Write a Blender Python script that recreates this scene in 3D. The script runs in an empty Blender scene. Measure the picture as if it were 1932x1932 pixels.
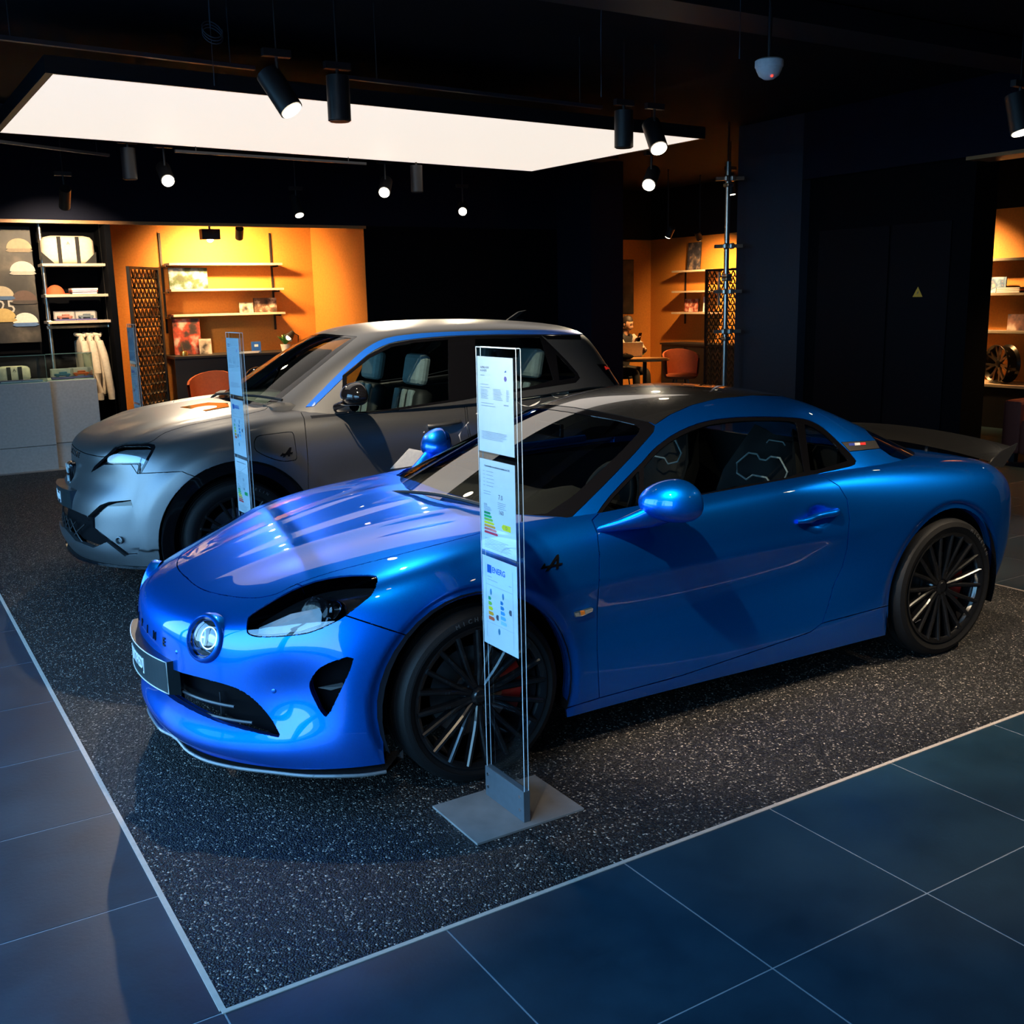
import bpy, bmesh, math, random
import numpy as np
from mathutils import Vector, Matrix
from mathutils.bvhtree import BVHTree
random.seed(7); rng=np.random.RandomState(7)
PI=math.pi
scene=bpy.context.scene
COL=scene.collection
# ------------------------------------------------------------------ camera
FPX=1970.44; CAMZ=1.67035
CR=Vector((0.847644,-0.530159,-0.020785)); CF=Vector((0.515936,0.832774,-0.200744))
CF=CF.normalized(); CR=(CR-CF*CR.dot(CF)).normalized(); CU=CR.cross(CF)
CAMP=Vector((0,0,CAMZ))
cd=bpy.data.cameras.new('camera'); cam=bpy.data.objects.new('camera',cd); COL.objects.link(cam)
cd.sensor_width=36; cd.lens=FPX/1932*36; cd.clip_start=0.05; cd.clip_end=200
cam.matrix_world=Matrix(((CR.x,CU.x,-CF.x,0),(CR.y,CU.y,-CF.y,0),(CR.z,CU.z,-CF.z,CAMZ),(0,0,0,1)))
scene.camera=cam
def pray(x,y): return CF+CR*((x-966)/FPX)-CU*((y-966)/FPX)
def onx(x,y,X): d=pray(x,y); return CAMP+d*(X/d.x)
def ony(x,y,Y): d=pray(x,y); return CAMP+d*(Y/d.y)
def onz(x,y,Z): d=pray(x,y); return CAMP+d*((Z-CAMZ)/d.z)
def topx(P):
    d=Vector(P)-CAMP; z=d.dot(CF); return (966+FPX*d.dot(CR)/z, 966-FPX*d.dot(CU)/z) if z>.05 else None
# ------------------------------------------------------------------ world, exposure
scene.view_settings.view_transform='Standard'; scene.view_settings.look='None'
scene.view_settings.exposure=0.15; scene.view_settings.gamma=1; scene.view_settings.use_curve_mapping=False
W=bpy.data.worlds.new('daylight'); scene.world=W; W.use_nodes=True
nt=W.node_tree; nt.nodes.clear()
_o=nt.nodes.new('ShaderNodeOutputWorld'); _b=nt.nodes.new('ShaderNodeBackground'); _r=nt.nodes.new('ShaderNodeValToRGB')
_t=nt.nodes.new('ShaderNodeTexCoord'); _s=nt.nodes.new('ShaderNodeSeparateXYZ')
nt.links.new(_t.outputs['Generated'],_s.inputs[0]); nt.links.new(_s.outputs['Z'],_r.inputs[0])
_r.color_ramp.elements[0].position=0.0; _r.color_ramp.elements[0].color=(.33,.68,1,1)
_r.color_ramp.elements[1].position=.6; _r.color_ramp.elements[1].color=(.14,.46,1,1)
nt.links.new(_r.outputs[0],_b.inputs[0]); _b.inputs[1].default_value=8.0; nt.links.new(_b.outputs[0],_o.inputs[0])
# ------------------------------------------------------------------ helpers
def link(o,parent=None):
    COL.objects.link(o)
    if parent is not None: o.parent=parent
    return o
def meshobj(name,verts,faces,mats,parent=None,smooth=False,normals=None,fm=None):
    m=bpy.data.meshes.new(name)
    m.from_pydata([tuple(v) for v in verts],[],[tuple(f) for f in faces])
    if not isinstance(mats,(list,tuple)): mats=[mats]
    for k in mats: m.materials.append(k)
    if fm is not None: m.polygons.foreach_set('material_index',np.array(fm,dtype=np.int32))
    if smooth: m.polygons.foreach_set('use_smooth',np.ones(len(m.polygons),dtype=bool))
    m.update()
    if normals is not None: m.normals_split_custom_set_from_vertices([tuple(n) for n in normals])
    return link(bpy.data.objects.new(name,m),parent)
def bmobj(name,bm,mats,parent=None,smooth=False,auto=None):
    m=bpy.data.meshes.new(name); bm.normal_update(); bm.to_mesh(m); bm.free()
    if not isinstance(mats,(list,tuple)): mats=[mats]
    for k in mats: m.materials.append(k)
    if smooth:
        m.polygons.foreach_set('use_smooth',np.ones(len(m.polygons),dtype=bool))
        m.set_sharp_from_angle(angle=math.radians(auto or 35))
    return link(bpy.data.objects.new(name,m),parent)
def empty(name,loc=(0,0,0),rz=0,parent=None):
    o=bpy.data.objects.new(name,None); o.empty_display_size=.1; o.location=loc; o.rotation_euler=(0,0,rz); return link(o,parent)
def tag(o,label=None,cat=None,group=None,kind=None):
    if label: o['label']=label
    if cat: o['category']=cat
    if group: o['group']=group
    if kind: o['kind']=kind
    return o
def xf(bm,verts,M): bmesh.ops.transform(bm,matrix=M,verts=verts)
def bx(bm,c,s,rot=None,bev=0,mi=0):
    r=bmesh.ops.create_cube(bm,size=1); vs=r['verts']
    for v in vs: v.co=Vector((v.co.x*s[0],v.co.y*s[1],v.co.z*s[2]))
    if bev:
        es=list({e for v in vs for e in v.link_edges})
        rr=bmesh.ops.bevel(bm,geom=es,offset=bev,segments=2,affect='EDGES',profile=.5)
        vs=list({v for f in rr['faces'] for v in f.verts}|{v for v in vs if v.is_valid})
    M=Matrix.Translation(Vector(c))@(rot.to_4x4() if rot is not None else Matrix())
    xf(bm,vs,M)
    if mi:
        for f in {f for v in vs for f in v.link_faces}: f.material_index=mi
    return vs
def boxo(name,c,s,mat,parent=None,rot=None,bev=0):
    bm=bmesh.new(); bx(bm,c,s,rot,bev); return bmobj(name,bm,mat,parent)
def b2(name,a,b,mat,parent=None,bev=0):
    a=Vector(a);b=Vector(b); return boxo(name,(a+b)/2,[abs(k) for k in (b-a)],mat,parent,None,bev)
def frame_at(p,d,up=Vector((0,0,1))):
    d=Vector(d).normalized(); x=up.cross(d)
    if x.length<1e-4: x=Vector((1,0,0)).cross(d)
    x.normalize(); y=d.cross(x)
    return Matrix(((x.x,y.x,d.x,p[0]),(x.y,y.y,d.y,p[1]),(x.z,y.z,d.z,p[2]),(0,0,0,1)))
def cyl(bm,p0,p1,r0,r1=None,n=16,caps=True,mi=0):
    p0=Vector(p0);p1=Vector(p1); r1=r0 if r1 is None else r1
    M=frame_at(p0,p1-p0); L=(p1-p0).length
    a=[bm.verts.new(M@Vector((r0*math.cos(2*PI*i/n),r0*math.sin(2*PI*i/n),0))) for i in range(n)]
    b=[bm.verts.new(M@Vector((r1*math.cos(2*PI*i/n),r1*math.sin(2*PI*i/n),L))) for i in range(n)]
    fs=[bm.faces.new((a[i],a[(i+1)%n],b[(i+1)%n],b[i])) for i in range(n)]
    if caps: fs+=[bm.faces.new(a[::-1]),bm.faces.new(b)]
    for f in fs: f.material_index=mi
    return a+b
def tube(bm,pts,r,n=8,closed=False,mi=0):
    pts=[Vector(p) for p in pts]; N=len(pts); rings=[]
    rs=r if isinstance(r,(list,tuple)) else [r]*N
    for i,p in enumerate(pts):
        t=(pts[(i+1)%N]-pts[i-1]) if closed else (pts[min(i+1,N-1)]-pts[max(i-1,0)])
        M=frame_at(p,t)
        rings.append([bm.verts.new(M@Vector((rs[i]*math.cos(2*PI*k/n),rs[i]*math.sin(2*PI*k/n),0))) for k in range(n)])
    for i in range(N if closed else N-1):
        A=rings[i];B=rings[(i+1)%N]
        for k in range(n):
            bm.faces.new((A[k],A[(k+1)%n],B[(k+1)%n],B[k])).material_index=mi
    if not closed:
        bm.faces.new(rings[0][::-1]).material_index=mi; bm.faces.new(rings[-1]).material_index=mi
def lathe(bm,prof,n=48,M=Matrix(),mi=0,closed=False):
    # prof list of (r,z) revolved about z
    rings=[]
    for r,z in prof:
        rings.append([bm.verts.new(M@Vector((r*math.cos(2*PI*k/n),r*math.sin(2*PI*k/n),z))) for k in range(n)])
    R=range(len(prof)) if closed else range(len(prof)-1)
    for i in R:
        A=rings[i];B=rings[(i+1)%len(prof)]
        for k in range(n): bm.faces.new((A[k],A[(k+1)%n],B[(k+1)%n],B[k])).material_index=mi
def prism(bm,poly,M,d,mi=0):
    # poly 2d list, extruded along local z by d
    a=[bm.verts.new(M@Vector((p[0],p[1],0))) for p in poly]; b=[bm.verts.new(M@Vector((p[0],p[1],d))) for p in poly]
    n=len(poly); fs=[bm.faces.new(a[::-1]),bm.faces.new(b)]+[bm.faces.new((a[i],a[(i+1)%n],b[(i+1)%n],b[i])) for i in range(n)]
    for f in fs: f.material_index=mi
    return fs
FONT_CACHE={}
def text_me(s,size,depth,align='CENTER',bold=0,sx=1):
    c=bpy.data.curves.new('lettering','FONT'); c.body=s; c.size=size; c.extrude=depth; c.align_x=align; c.align_y='CENTER'; c.offset=bold; c.resolution_u=2
    o=bpy.data.objects.new('t',c); COL.objects.link(o); dg=bpy.context.evaluated_depsgraph_get()
    m=bpy.data.meshes.new_from_object(o.evaluated_get(dg)); bpy.data.objects.remove(o); bpy.data.curves.remove(c)
    if sx!=1:
        for v in m.vertices: v.co.x*=sx
    return m
def texto(name,s,size,depth,mat,M,parent=None,align='CENTER',bold=0,sx=1):
    m=text_me(s,size,depth,align,bold,sx); m.transform(M); m.materials.clear(); m.materials.append(mat)
    return link(bpy.data.objects.new(name,m),parent)
# ------------------------------------------------------------------ materials
MATS={}
def mat(name,col,rough=.5,metal=0,coat=0,emit=None,es=0,var=.08,scale=40,bump=0,bscale=200,spec=.5,ior=1.5,trans=0,alpha=1,sheen=0):
    if name in MATS: return MATS[name]
    m=bpy.data.materials.new(name); m.use_nodes=True; n=m.node_tree; p=n.nodes['Principled BSDF']
    p.inputs['Roughness'].default_value=rough; p.inputs['Metallic'].default_value=metal
    p.inputs['Coat Weight'].default_value=coat; p.inputs['Coat Roughness'].default_value=.03
    p.inputs['Specular IOR Level'].default_value=spec; p.inputs['IOR'].default_value=ior
    p.inputs['Transmission Weight'].default_value=trans; p.inputs['Alpha'].default_value=alpha
    tc=n.nodes.new('ShaderNodeTexCoord'); nz=n.nodes.new('ShaderNodeTexNoise'); nz.inputs['Scale'].default_value=scale; nz.inputs['Detail'].default_value=3
    n.links.new(tc.outputs['Object'],nz.inputs['Vector'])
    rp=n.nodes.new('ShaderNodeValToRGB'); c=col
    rp.color_ramp.elements[0].position=.3; rp.color_ramp.elements[1].position=.7
    rp.color_ramp.elements[0].color=(c[0]*(1-var),c[1]*(1-var),c[2]*(1-var),1)
    rp.color_ramp.elements[1].color=(min(1,c[0]*(1+var)),min(1,c[1]*(1+var)),min(1,c[2]*(1+var)),1)
    n.links.new(nz.outputs['Fac'],rp.inputs[0]); n.links.new(rp.outputs[0],p.inputs['Base Color'])
    if bump:
        b=n.nodes.new('ShaderNodeBump'); nb=n.nodes.new('ShaderNodeTexNoise'); nb.inputs['Scale'].default_value=bscale
        n.links.new(tc.outputs['Object'],nb.inputs['Vector']); n.links.new(nb.outputs['Fac'],b.inputs['Height'])
        b.inputs['Strength'].default_value=bump; b.inputs['Distance'].default_value=.01; n.links.new(b.outputs[0],p.inputs['Normal'])
    if emit is not None:
        p.inputs['Emission Color'].default_value=(*emit,1); p.inputs['Emission Strength'].default_value=es
    MATS[name]=m; return m
def glassmat(name,tint,ior=1.5,rough=0.0,fmin=.0):
    # thin see-through pane: tinted transparency plus Fresnel reflection
    if name in MATS: return MATS[name]
    m=bpy.data.materials.new(name); m.use_nodes=True; n=m.node_tree; n.nodes.clear()
    o=n.nodes.new('ShaderNodeOutputMaterial'); mx=n.nodes.new('ShaderNodeMixShader'); t=n.nodes.new('ShaderNodeBsdfTransparent'); g=n.nodes.new('ShaderNodeBsdfGlossy')
    fr=n.nodes.new('ShaderNodeFresnel'); fr.inputs['IOR'].default_value=ior; g.inputs['Roughness'].default_value=rough
    nz=n.nodes.new('ShaderNodeTexNoise'); nz.inputs['Scale'].default_value=3; rp=n.nodes.new('ShaderNodeValToRGB')
    rp.color_ramp.elements[0].color=(*[k*.97 for k in tint],1); rp.color_ramp.elements[1].color=(*tint,1)
    n.links.new(nz.outputs['Fac'],rp.inputs[0]); n.links.new(rp.outputs[0],t.inputs[0])
    # same Fresnel factor seen from either side
    geo=n.nodes.new('ShaderNodeNewGeometry'); mp=n.nodes.new('ShaderNodeMapRange'); mp.inputs[3].default_value=ior; mp.inputs[4].default_value=1/ior
    n.links.new(geo.outputs['Backfacing'],mp.inputs[0]); n.links.new(mp.outputs[0],fr.inputs['IOR'])
    mm=n.nodes.new('ShaderNodeMath'); mm.operation='MAXIMUM'; mm.inputs[1].default_value=fmin; n.links.new(fr.outputs[0],mm.inputs[0])
    n.links.new(mm.outputs[0],mx.inputs[0]); n.links.new(t.outputs[0],mx.inputs[1]); n.links.new(g.outputs[0],mx.inputs[2]); n.links.new(mx.outputs[0],o.inputs[0])
    MATS[name]=m; return m
# ------------------------------------------------------------------ surface materials
def tilemat():
    m=bpy.data.materials.new('slate_tile'); m.use_nodes=True; n=m.node_tree; p=n.nodes['Principled BSDF']
    tc=n.nodes.new('ShaderNodeTexCoord'); a=n.nodes.new('ShaderNodeTexNoise'); a.inputs['Scale'].default_value=3.2; a.inputs['Detail'].default_value=6; a.inputs['Roughness'].default_value=.65
    geo=n.nodes.new('ShaderNodeNewGeometry'); n.links.new(geo.outputs['Position'],a.inputs['Vector'])
    r=n.nodes.new('ShaderNodeValToRGB'); r.color_ramp.elements[0].position=.3; r.color_ramp.elements[1].position=.75
    r.color_ramp.elements[0].color=(.005,.022,.038,1); r.color_ramp.elements[1].color=(.014,.048,.076,1)
    n.links.new(a.outputs['Fac'],r.inputs[0]); n.links.new(r.outputs[0],p.inputs['Base Color'])
    b=n.nodes.new('ShaderNodeTexNoise'); b.inputs['Scale'].default_value=60; b.inputs['Detail'].default_value=5; n.links.new(geo.outputs['Position'],b.inputs['Vector'])
    bp=n.nodes.new('ShaderNodeBump'); bp.inputs['Strength'].default_value=.12; bp.inputs['Distance'].default_value=.004; n.links.new(b.outputs['Fac'],bp.inputs['Height']); n.links.new(bp.outputs[0],p.inputs['Normal'])
    r2=n.nodes.new('ShaderNodeMapRange'); r2.inputs[3].default_value=.34; r2.inputs[4].default_value=.5; n.links.new(a.outputs['Fac'],r2.inputs[0]); n.links.new(r2.outputs[0],p.inputs['Roughness'])
    return m
def carpetmat():
    m=bpy.data.materials.new('granulate'); m.use_nodes=True; n=m.node_tree; p=n.nodes['Principled BSDF']
    geo=n.nodes.new('ShaderNodeNewGeometry')
    v=n.nodes.new('ShaderNodeTexVoronoi'); v.inputs['Scale'].default_value=170; n.links.new(geo.outputs['Position'],v.inputs['Vector'])
    sp=n.nodes.new('ShaderNodeSeparateColor'); n.links.new(v.outputs['Color'],sp.inputs[0])
    r=n.nodes.new('ShaderNodeValToRGB'); e=r.color_ramp.elements
    e[0].position=0; e[0].color=(.003,.003,.0035,1); e[1].position=1; e[1].color=(.55,.46,.38,1)
    for pos,c in ((.5,(.006,.006,.0072)),(.8,(.015,.0145,.015)),(.93,(.07,.065,.06))):
        k=e.new(pos); k.color=(*c,1)
    n.links.new(sp.outputs[0],r.inputs[0]); n.links.new(r.outputs[0],p.inputs['Base Color'])
    r2=n.nodes.new('ShaderNodeMapRange'); r2.inputs[3].default_value=.75; r2.inputs[4].default_value=.3; n.links.new(sp.outputs[1],r2.inputs[0]); n.links.new(r2.outputs[0],p.inputs['Roughness'])
    bp=n.nodes.new('ShaderNodeBump'); bp.inputs['Strength'].default_value=.9; bp.inputs['Distance'].default_value=.006
    n.links.new(v.outputs['Distance'],bp.inputs['Height']); bp.invert=True; n.links.new(bp.outputs[0],p.inputs['Normal'])
    return m
M_tile=tilemat(); M_carpet=carpetmat()
M_grout=mat('grout',(.30,.33,.36),.8)
M_trim=mat('beige_trim',(.55,.47,.40),.5)
M_black=mat('ceiling_black',(.005,.0055,.008),.8,spec=.2)
M_navy=mat('navy_paint',(.005,.0065,.016),.8,bump=.1,spec=.1)
M_dark=mat('dark_panel',(.0016,.002,.0036),.8,spec=.06)
M_orange=mat('orange_paint',(.58,.225,.035),.65,bump=.05)
M_blackmetal=mat('black_metal',(.012,.012,.014),.45)
M_steel=mat('steel',(.55,.53,.50),.3,metal=1)
M_shelf=mat('shelf_board',(.52,.42,.33),.55)
M_white=mat('white_plastic',(.75,.75,.75),.4)
M_desk=mat('dark_desk',(.010,.010,.013),.5)
# ------------------------------------------------------------------ structure
def struct(o): o['kind']='structure'; return o
GX0,GY0,GT=.560,2.270,.607
CX1,CY1=5.40,11.70
floor=struct(b2('floor',(-1.5,-5,-.1),(14,16,-.02),M_grout))
gr=b2('grout_bed',(-1.5,-5,-.02),(14,16,-.0012),M_grout,floor)
carpet=struct(b2('floor_carpet',(GX0+.006,GY0+.006,-.015),(CX1,CY1,.001),M_carpet)); carpet['label']='dark speckled granulate floor inlay under both cars'
bm=bmesh.new(); g=.0022
bx(bm,(0,0,-.004),(GT-2*g,GT-2*g,.008),None,.0012); tile_me=bpy.data.meshes.new('tile'); bm.to_mesh(tile_me); bm.free(); tile_me.materials.append(M_tile)
bm=bmesh.new()
for i in range(-8,24):
    for j in range(-14,24):
        x0=GX0+GT*i; y0=GY0+GT*j; cx,cyy=x0+GT/2,y0+GT/2
        if GX0-.01<cx<CX1+.05 and GY0-.01<cyy<CY1: continue
        if cx<-1.5 or cyy<-5: continue
        q=[topx((cx+a*GT/2,cyy+b*GT/2,0)) for a in(-1,1) for b in(-1,1)]
        vis=any(k and -250<k[0]<2180 and 300<k[1]<2180 for k in q)
        if vis and (cx-0)**2+cyy**2<11**2:
            o=bpy.data.objects.new('tile',tile_me); o.location=(cx,cyy,0); link(o,floor)
        else: bx(bm,(cx,cyy,-.004),(GT-2*g,GT-2*g,.008))
o=bmobj('distant_tiles',bm,M_tile,floor); o['kind']='stuff'
struct(b2('trim_1',(GX0-.004,GY0-.006,-.01),(CX1+.006,GY0+.008,.0025),M_trim))
struct(b2('trim_2',(GX0-.008,GY0+.008,-.01),(GX0+.008,CY1,.0025),M_trim))
struct(b2('trim_3',(CX1-.006,GY0+.008,-.01),(CX1+.006,CY1,.0025),M_trim))
ceiling=struct(b2('ceiling',(-1.6,-5,3.45),(14,16,3.55),M_black))
# window wall on the nose side of the cars
WX=-1.5
struct(b2('wall_left_sill',(WX-.1,-5,0),(WX,15.5,.12),M_navy)); struct(b2('wall_left_header',(WX-.1,-5,2.75),(WX,15.5,3.45),M_navy))
M_pane=glassmat('window_pane',(.96,.98,.98),1.35)
ys=[-.6+2.05*k for k in range(5)]
for k,y in enumerate(ys):
    w=struct(b2('window_%d'%(k+1),(WX-.09,y-.05,.12),(WX-.01,y+.05,2.75),M_blackmetal))
    if k<4: b2('pane',(WX-.055,y+.05,.12),(WX-.045,y+2.0,2.75),M_pane,w)
    if k<4:
        L=bpy.data.lights.new('portal','AREA'); L.shape='RECTANGLE'; L.size=1.95; L.size_y=2.63; L.cycles.is_portal=True
        lo=bpy.data.objects.new('portal',L); lo.location=(WX+.02,y+1.025,1.435); lo.rotation_euler=(0,-PI/2,0)
        lo.rotation_euler=Matrix(((0,0,-1),(1,0,0),(0,-1,0))).to_euler(); link(lo)
struct(b2('wall_left_near',(WX-.1,-5,.12),(WX,ys[0]-.05,2.75),M_navy))
struct(b2('wall_left',(WX-.1,ys[-1]+.05,.12),(WX,15.5,2.75),M_navy))
struct(b2('wall_front',(-1.6,-5.1,0),(14,-5,3.45),M_navy))
ground=struct(b2('ground_outside',(-40,-40,-.3),(-1.6,50,-.2),mat('paving',(.10,.11,.11),.9)))
# back wall with retail bay and orange alcove
BY=12.55
def alc(px,py,Y=BY): return ony(px,py,Y)
xL=alc(214,500).x; xR=alc(690,500).x; zt=2.60
struct(b2('wall_back_lintel',(-1.5,BY,zt),(9.0,BY+.15,3.45),M_navy))
struct(b2('wall_back_left',(alc(203,500).x,BY,0),(xL,BY+.6,zt),M_dark))
struct(b2('wall_retail',(-1.5,BY+.6,0),(xL,BY+.7,zt),M_dark))
struct(b2('wall_back_right',(xR,BY,0),(8.95,BY+.15,zt),M_dark))
AB=BY+1.25
struct(b2('wall_alcove_back',(xL-.3,AB,0),(xR+.1,AB+.1,3.4),M_orange))
struct(b2('wall_alcove_left',(xL-.06,BY+.15,0),(xL,AB,zt+.02),M_orange))
xc=ony(585,430,AB).x
struct(meshobj('wall_alcove_right',[(xc,AB,0),(xR-.03,BY+.35,0),(xR,BY+.02,0),(xR+.05,BY+.02,0),(xR+.05,AB,0),(xc,AB,3.3),(xR-.03,BY+.35,3.3),(xR,BY+.02,3.3),(xR+.05,BY+.02,3.3),(xR+.05,AB,3.3)],
    [(0,1,6,5),(1,2,7,6),(2,3,8,7),(3,4,9,8),(4,0,5,9),(5,6,7,8,9),(4,3,2,1,0)],M_orange))
struct(b2('ceiling_alcove',(xL-.06,BY+.02,zt+.05),(xR+.05,AB,zt+.12),M_black))
struct(b2('trim_4',(-1.5,BY-.02,zt-.035),(xR+.02,BY+.03,zt),mat('lintel_edge_orange',(.30,.15,.06),.45)))
# pillar and lounge beyond
struct(b2('wall_pillar',(8.62,11.75,0),(9.17,BY+.15,3.45),M_navy))
XO=12.2
ycor=onx(1228,500,XO).y
struct(b2('wall_lounge_back',(8.95,ycor,0),(XO+.1,ycor+.1,3.0),M_orange))
struct(b2('wall_right',(XO,2.0,0),(XO+.1,ycor,2.62),M_orange))
struct(b2('wall_right_upper',(XO-.02,2.0,2.62),(XO+.1,ycor,3.45),M_black))
struct(b2('wall_lounge_upper',(8.95,ycor-.02,2.62),(XO,ycor,3.45),M_black))
struct(b2('wall_end',(8.95,BY+.15,0),(9.05,ycor,3.45),M_dark))
struct(b2('wall_back_far',(-1.5,15.4,0),(14,15.5,3.45),M_dark))
# dark partition facing the cars
PX=8.5
yA=onx(1390,450,PX).y; yB=onx(1510,450,PX).y; yC=onx(1818,450,PX).y; zl=2.80
struct(b2('wall_partition_column',(PX,yB,0),(PX+.45,yA,3.45),mat('blue_wall',(.020,.026,.042),.8,bump=.15,spec=.3)))
struct(b2('wall_partition_lintel',(PX,-5,zl),(PX+.3,yB,3.45),M_navy))
struct(b2('wall_partition_recess',(PX+.12,yC,0),(PX+.45,yB,zl),M_dark))
struct(b2('lintel_lit_edge',(PX-.01,-2,zl-.03),(PX+.31,yC+.02,zl),MATS['lintel_edge_orange']))  # brown strip paints the orange light on the lintel's lower edge
struct(b2('wall_far_right',(PX+3,-5,0),(XO+.1,2.0,3.45),M_dark))
# cupboard doors in the partition recess
for k,(a,b) in enumerate(((1545,1677),(1681,1793))):
    ya=onx(a,500,PX+.12).y; yb=onx(b,500,PX+.12).y
    struct(b2('door_%d'%(k+1),(PX+.105,yb,.02),(PX+.12,ya,2.28),mat('cupboard_door',(.0026,.0032,.006),.7,spec=.08),None,.003))
# ------------------------------------------------------------------ ceiling light box
M_lum=mat('diffuser_glow',(.8,.75,.7),.6,emit=(1.0,.89,.78),es=.84,var=.01)
lb=empty('ceiling_light_box',(3.8,8.2,3.0)); tag(lb,'large rectangular luminous ceiling panel glowing warm white','ceiling light')
Q=[Vector((1.186,6.878,3.0)),Vector((6.513,7.263,3.0)),Vector((6.422,9.818,3.0)),Vector((1.169,9.253,3.0))]
loc=[q-Vector(lb.location) for q in Q]
meshobj('diffuser',[v for v in loc]+[v+Vector((0,0,.01)) for v in loc],[(3,2,1,0),(4,5,6,7),(0,1,5,4),(1,2,6,5),(2,3,7,6),(3,0,4,7)],M_lum,lb)
cen=sum(loc,Vector())/4
bm=bmesh.new()
for k in range(4):
    a=loc[k];b=loc[(k+1)%4]; ao=a+(a-cen).normalized()*.05; bo=b+(b-cen).normalized()*.05
    vs=[bm.verts.new(v) for v in (a,b,bo,ao)]+[bm.verts.new(v+Vector((0,0,.10))) for v in (a,b,bo,ao)]
    for f in ((3,2,1,0),(4,5,6,7),(0,1,5,4),(1,2,6,5),(2,3,7,6),(3,0,4,7)): bm.faces.new([vs[i] for i in f])
bmobj('frame',bm,M_blackmetal,lb)
bm=bmesh.new(); vs=[bm.verts.new(v+Vector((0,0,.1))) for v in loc]; bm.faces.new(vs)
bmobj('housing_top',bm,M_blackmetal,lb)
# ------------------------------------------------------------------ track lights
M_lens=mat('lamp_glow',(1,.9,.75),.4,emit=(1,.84,.62),es=14,var=.01)
WARM=(1,.80,.56); POW=205; BAY=235
def spot(pos,aim,power,label,r=.068,L=.25,on=True,angle=52,blend=.6,color=WARM,group='black track spotlights under the ceiling',rail_z=None):
    p=Vector(pos); aim=aim or (p.x,p.y,0); t=empty('track_spotlight',p); tag(t,label,'spotlight',group)
    d=(Vector(aim)-p).normalized()
    bm=bmesh.new(); up=-d
    cyl(bm,d*0,d*-L,r,r,20); bmobj('lamp_body',bm,M_blackmetal,t,True)
    bm=bmesh.new(); cyl(bm,d*.004-d*.002,d*.006,r*.86,r*.86,20); bmobj('lamp_face',bm,M_lens if on else M_blackmetal,t)
    bm=bmesh.new(); top=-d*(L*.55); rz=(rail_z if rail_z else p.z+L*.9+.08)-p.z; cz_=3.45-p.z
    tube(bm,[top+Vector((0,0,0)),(top.x,top.y,max(rz-.02,top.z+.05))],.010,8); bx(bm,(top.x,top.y,rz),(.16,.04,.04)); tube(bm,[(top.x,top.y,rz),(top.x,top.y,cz_)],.006,6); bmobj('adapter',bm,M_blackmetal,t)
    if on and power:
        l=bpy.data.lights.new('spot','SPOT'); l.energy=power; l.color=color; l.spot_size=math.radians(angle); l.spot_blend=blend; l.shadow_soft_size=r*.42
        lo=bpy.data.objects.new('spot',l); link(lo,t); lo.matrix_local=frame_at(d*.012,-d)
    return t
# ------------------------------------------------------------------ car body tools
def box_cage(T,S,Fr,Rr):
    """T[i][j] top points (j centre->shoulder), S[i][k] side points below the shoulder, Fr[j][k], Rr[j][k] end faces (j<ny). Points are (x,w,z); returns mirrored cage."""
    ny=len(T[0])-1; nx=len(T)-1; nk=len(S[0])
    V=[];idx={}
    def add(p,key):
        for sgn in (-1,1):
            if sgn==1 and abs(p[1])<1e-6: idx[key+(1,)]=idx[key+(-1,)]; continue
            idx[key+(sgn,)]=len(V); V.append((p[0],sgn*p[1],p[2]))
    for i in range(nx+1):
        for j in range(ny+1): add(T[i][j],('T',i,j))
        for k in range(nk): add(S[i][k],('S',i,k))
    for j in range(ny):
        for k in range(nk):
            if Fr: add(Fr[j][k],('F',j,k))
            if Rr: add(Rr[j][k],('R',j,k))
    def sd(i,k): return ('T',i,ny) if k<0 else ('S',i,k)
    def fr(j,k): return ('T',0,j) if k<0 else (('S',0,k) if j==ny else ('F',j,k))
    def re(j,k): return ('T',nx,j) if k<0 else (('S',nx,k) if j==ny else ('R',j,k))
    faces=[]
    def quad(a,b,c,d):
        faces.append([idx[q+(-1,)] for q in (a,b,c,d)]); faces.append([idx[q+(1,)] for q in (d,c,b,a)])
    for i in range(nx):
        for j in range(ny): quad(('T',i,j),('T',i,j+1),('T',i+1,j+1),('T',i+1,j))
        for k in range(-1,nk-1): quad(sd(i,k),sd(i,k+1),sd(i+1,k+1),sd(i+1,k))
    for j in range(ny):
        for k in range(-1,nk-1):
            if Fr: quad(fr(j,k),fr(j,k+1),fr(j+1,k+1),fr(j+1,k))
            if Rr: quad(re(j+1,k),re(j+1,k+1),re(j,k+1),re(j,k))
    return V,faces
def subsurf(V,F,level,crease=None):
    m=bpy.data.meshes.new('cage'); m.from_pydata(V,[],F); m.update()
    o=bpy.data.objects.new('cage',m); COL.objects.link(o)
    md=o.modifiers.new('s','SUBSURF'); md.levels=level; md.render_levels=level; md.boundary_smooth='ALL'; md.use_limit_surface=True
    dg=bpy.context.evaluated_depsgraph_get(); me=bpy.data.meshes.new_from_object(o.evaluated_get(dg))
    bpy.data.objects.remove(o); bpy.data.meshes.remove(m)
    bm=bmesh.new(); bm.from_mesh(me); bpy.data.meshes.remove(me); bm.normal_update(); return bm
class Cam2:   # pixel projection of the photograph's camera, in car-local space
    def __init__(s,M): # M: car local -> world
        s.Mi=M.inverted(); s.C=s.Mi@CAMP; R3=s.Mi.to_3x3(); s.R=R3@CR; s.U=R3@CU; s.F=R3@CF
    def to2d(s,v):
        d=v-s.C; z=d.dot(s.F); return (966+FPX*d.dot(s.R)/z, 966-FPX*d.dot(s.U)/z)
    def ray(s,p): return (s.F+s.R*((p[0]-966)/FPX)-s.U*((p[1]-966)/FPX)).normalized()
    def plane(s,a,b): return s.C, s.ray(a).cross(s.ray(b)).normalized()
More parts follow.
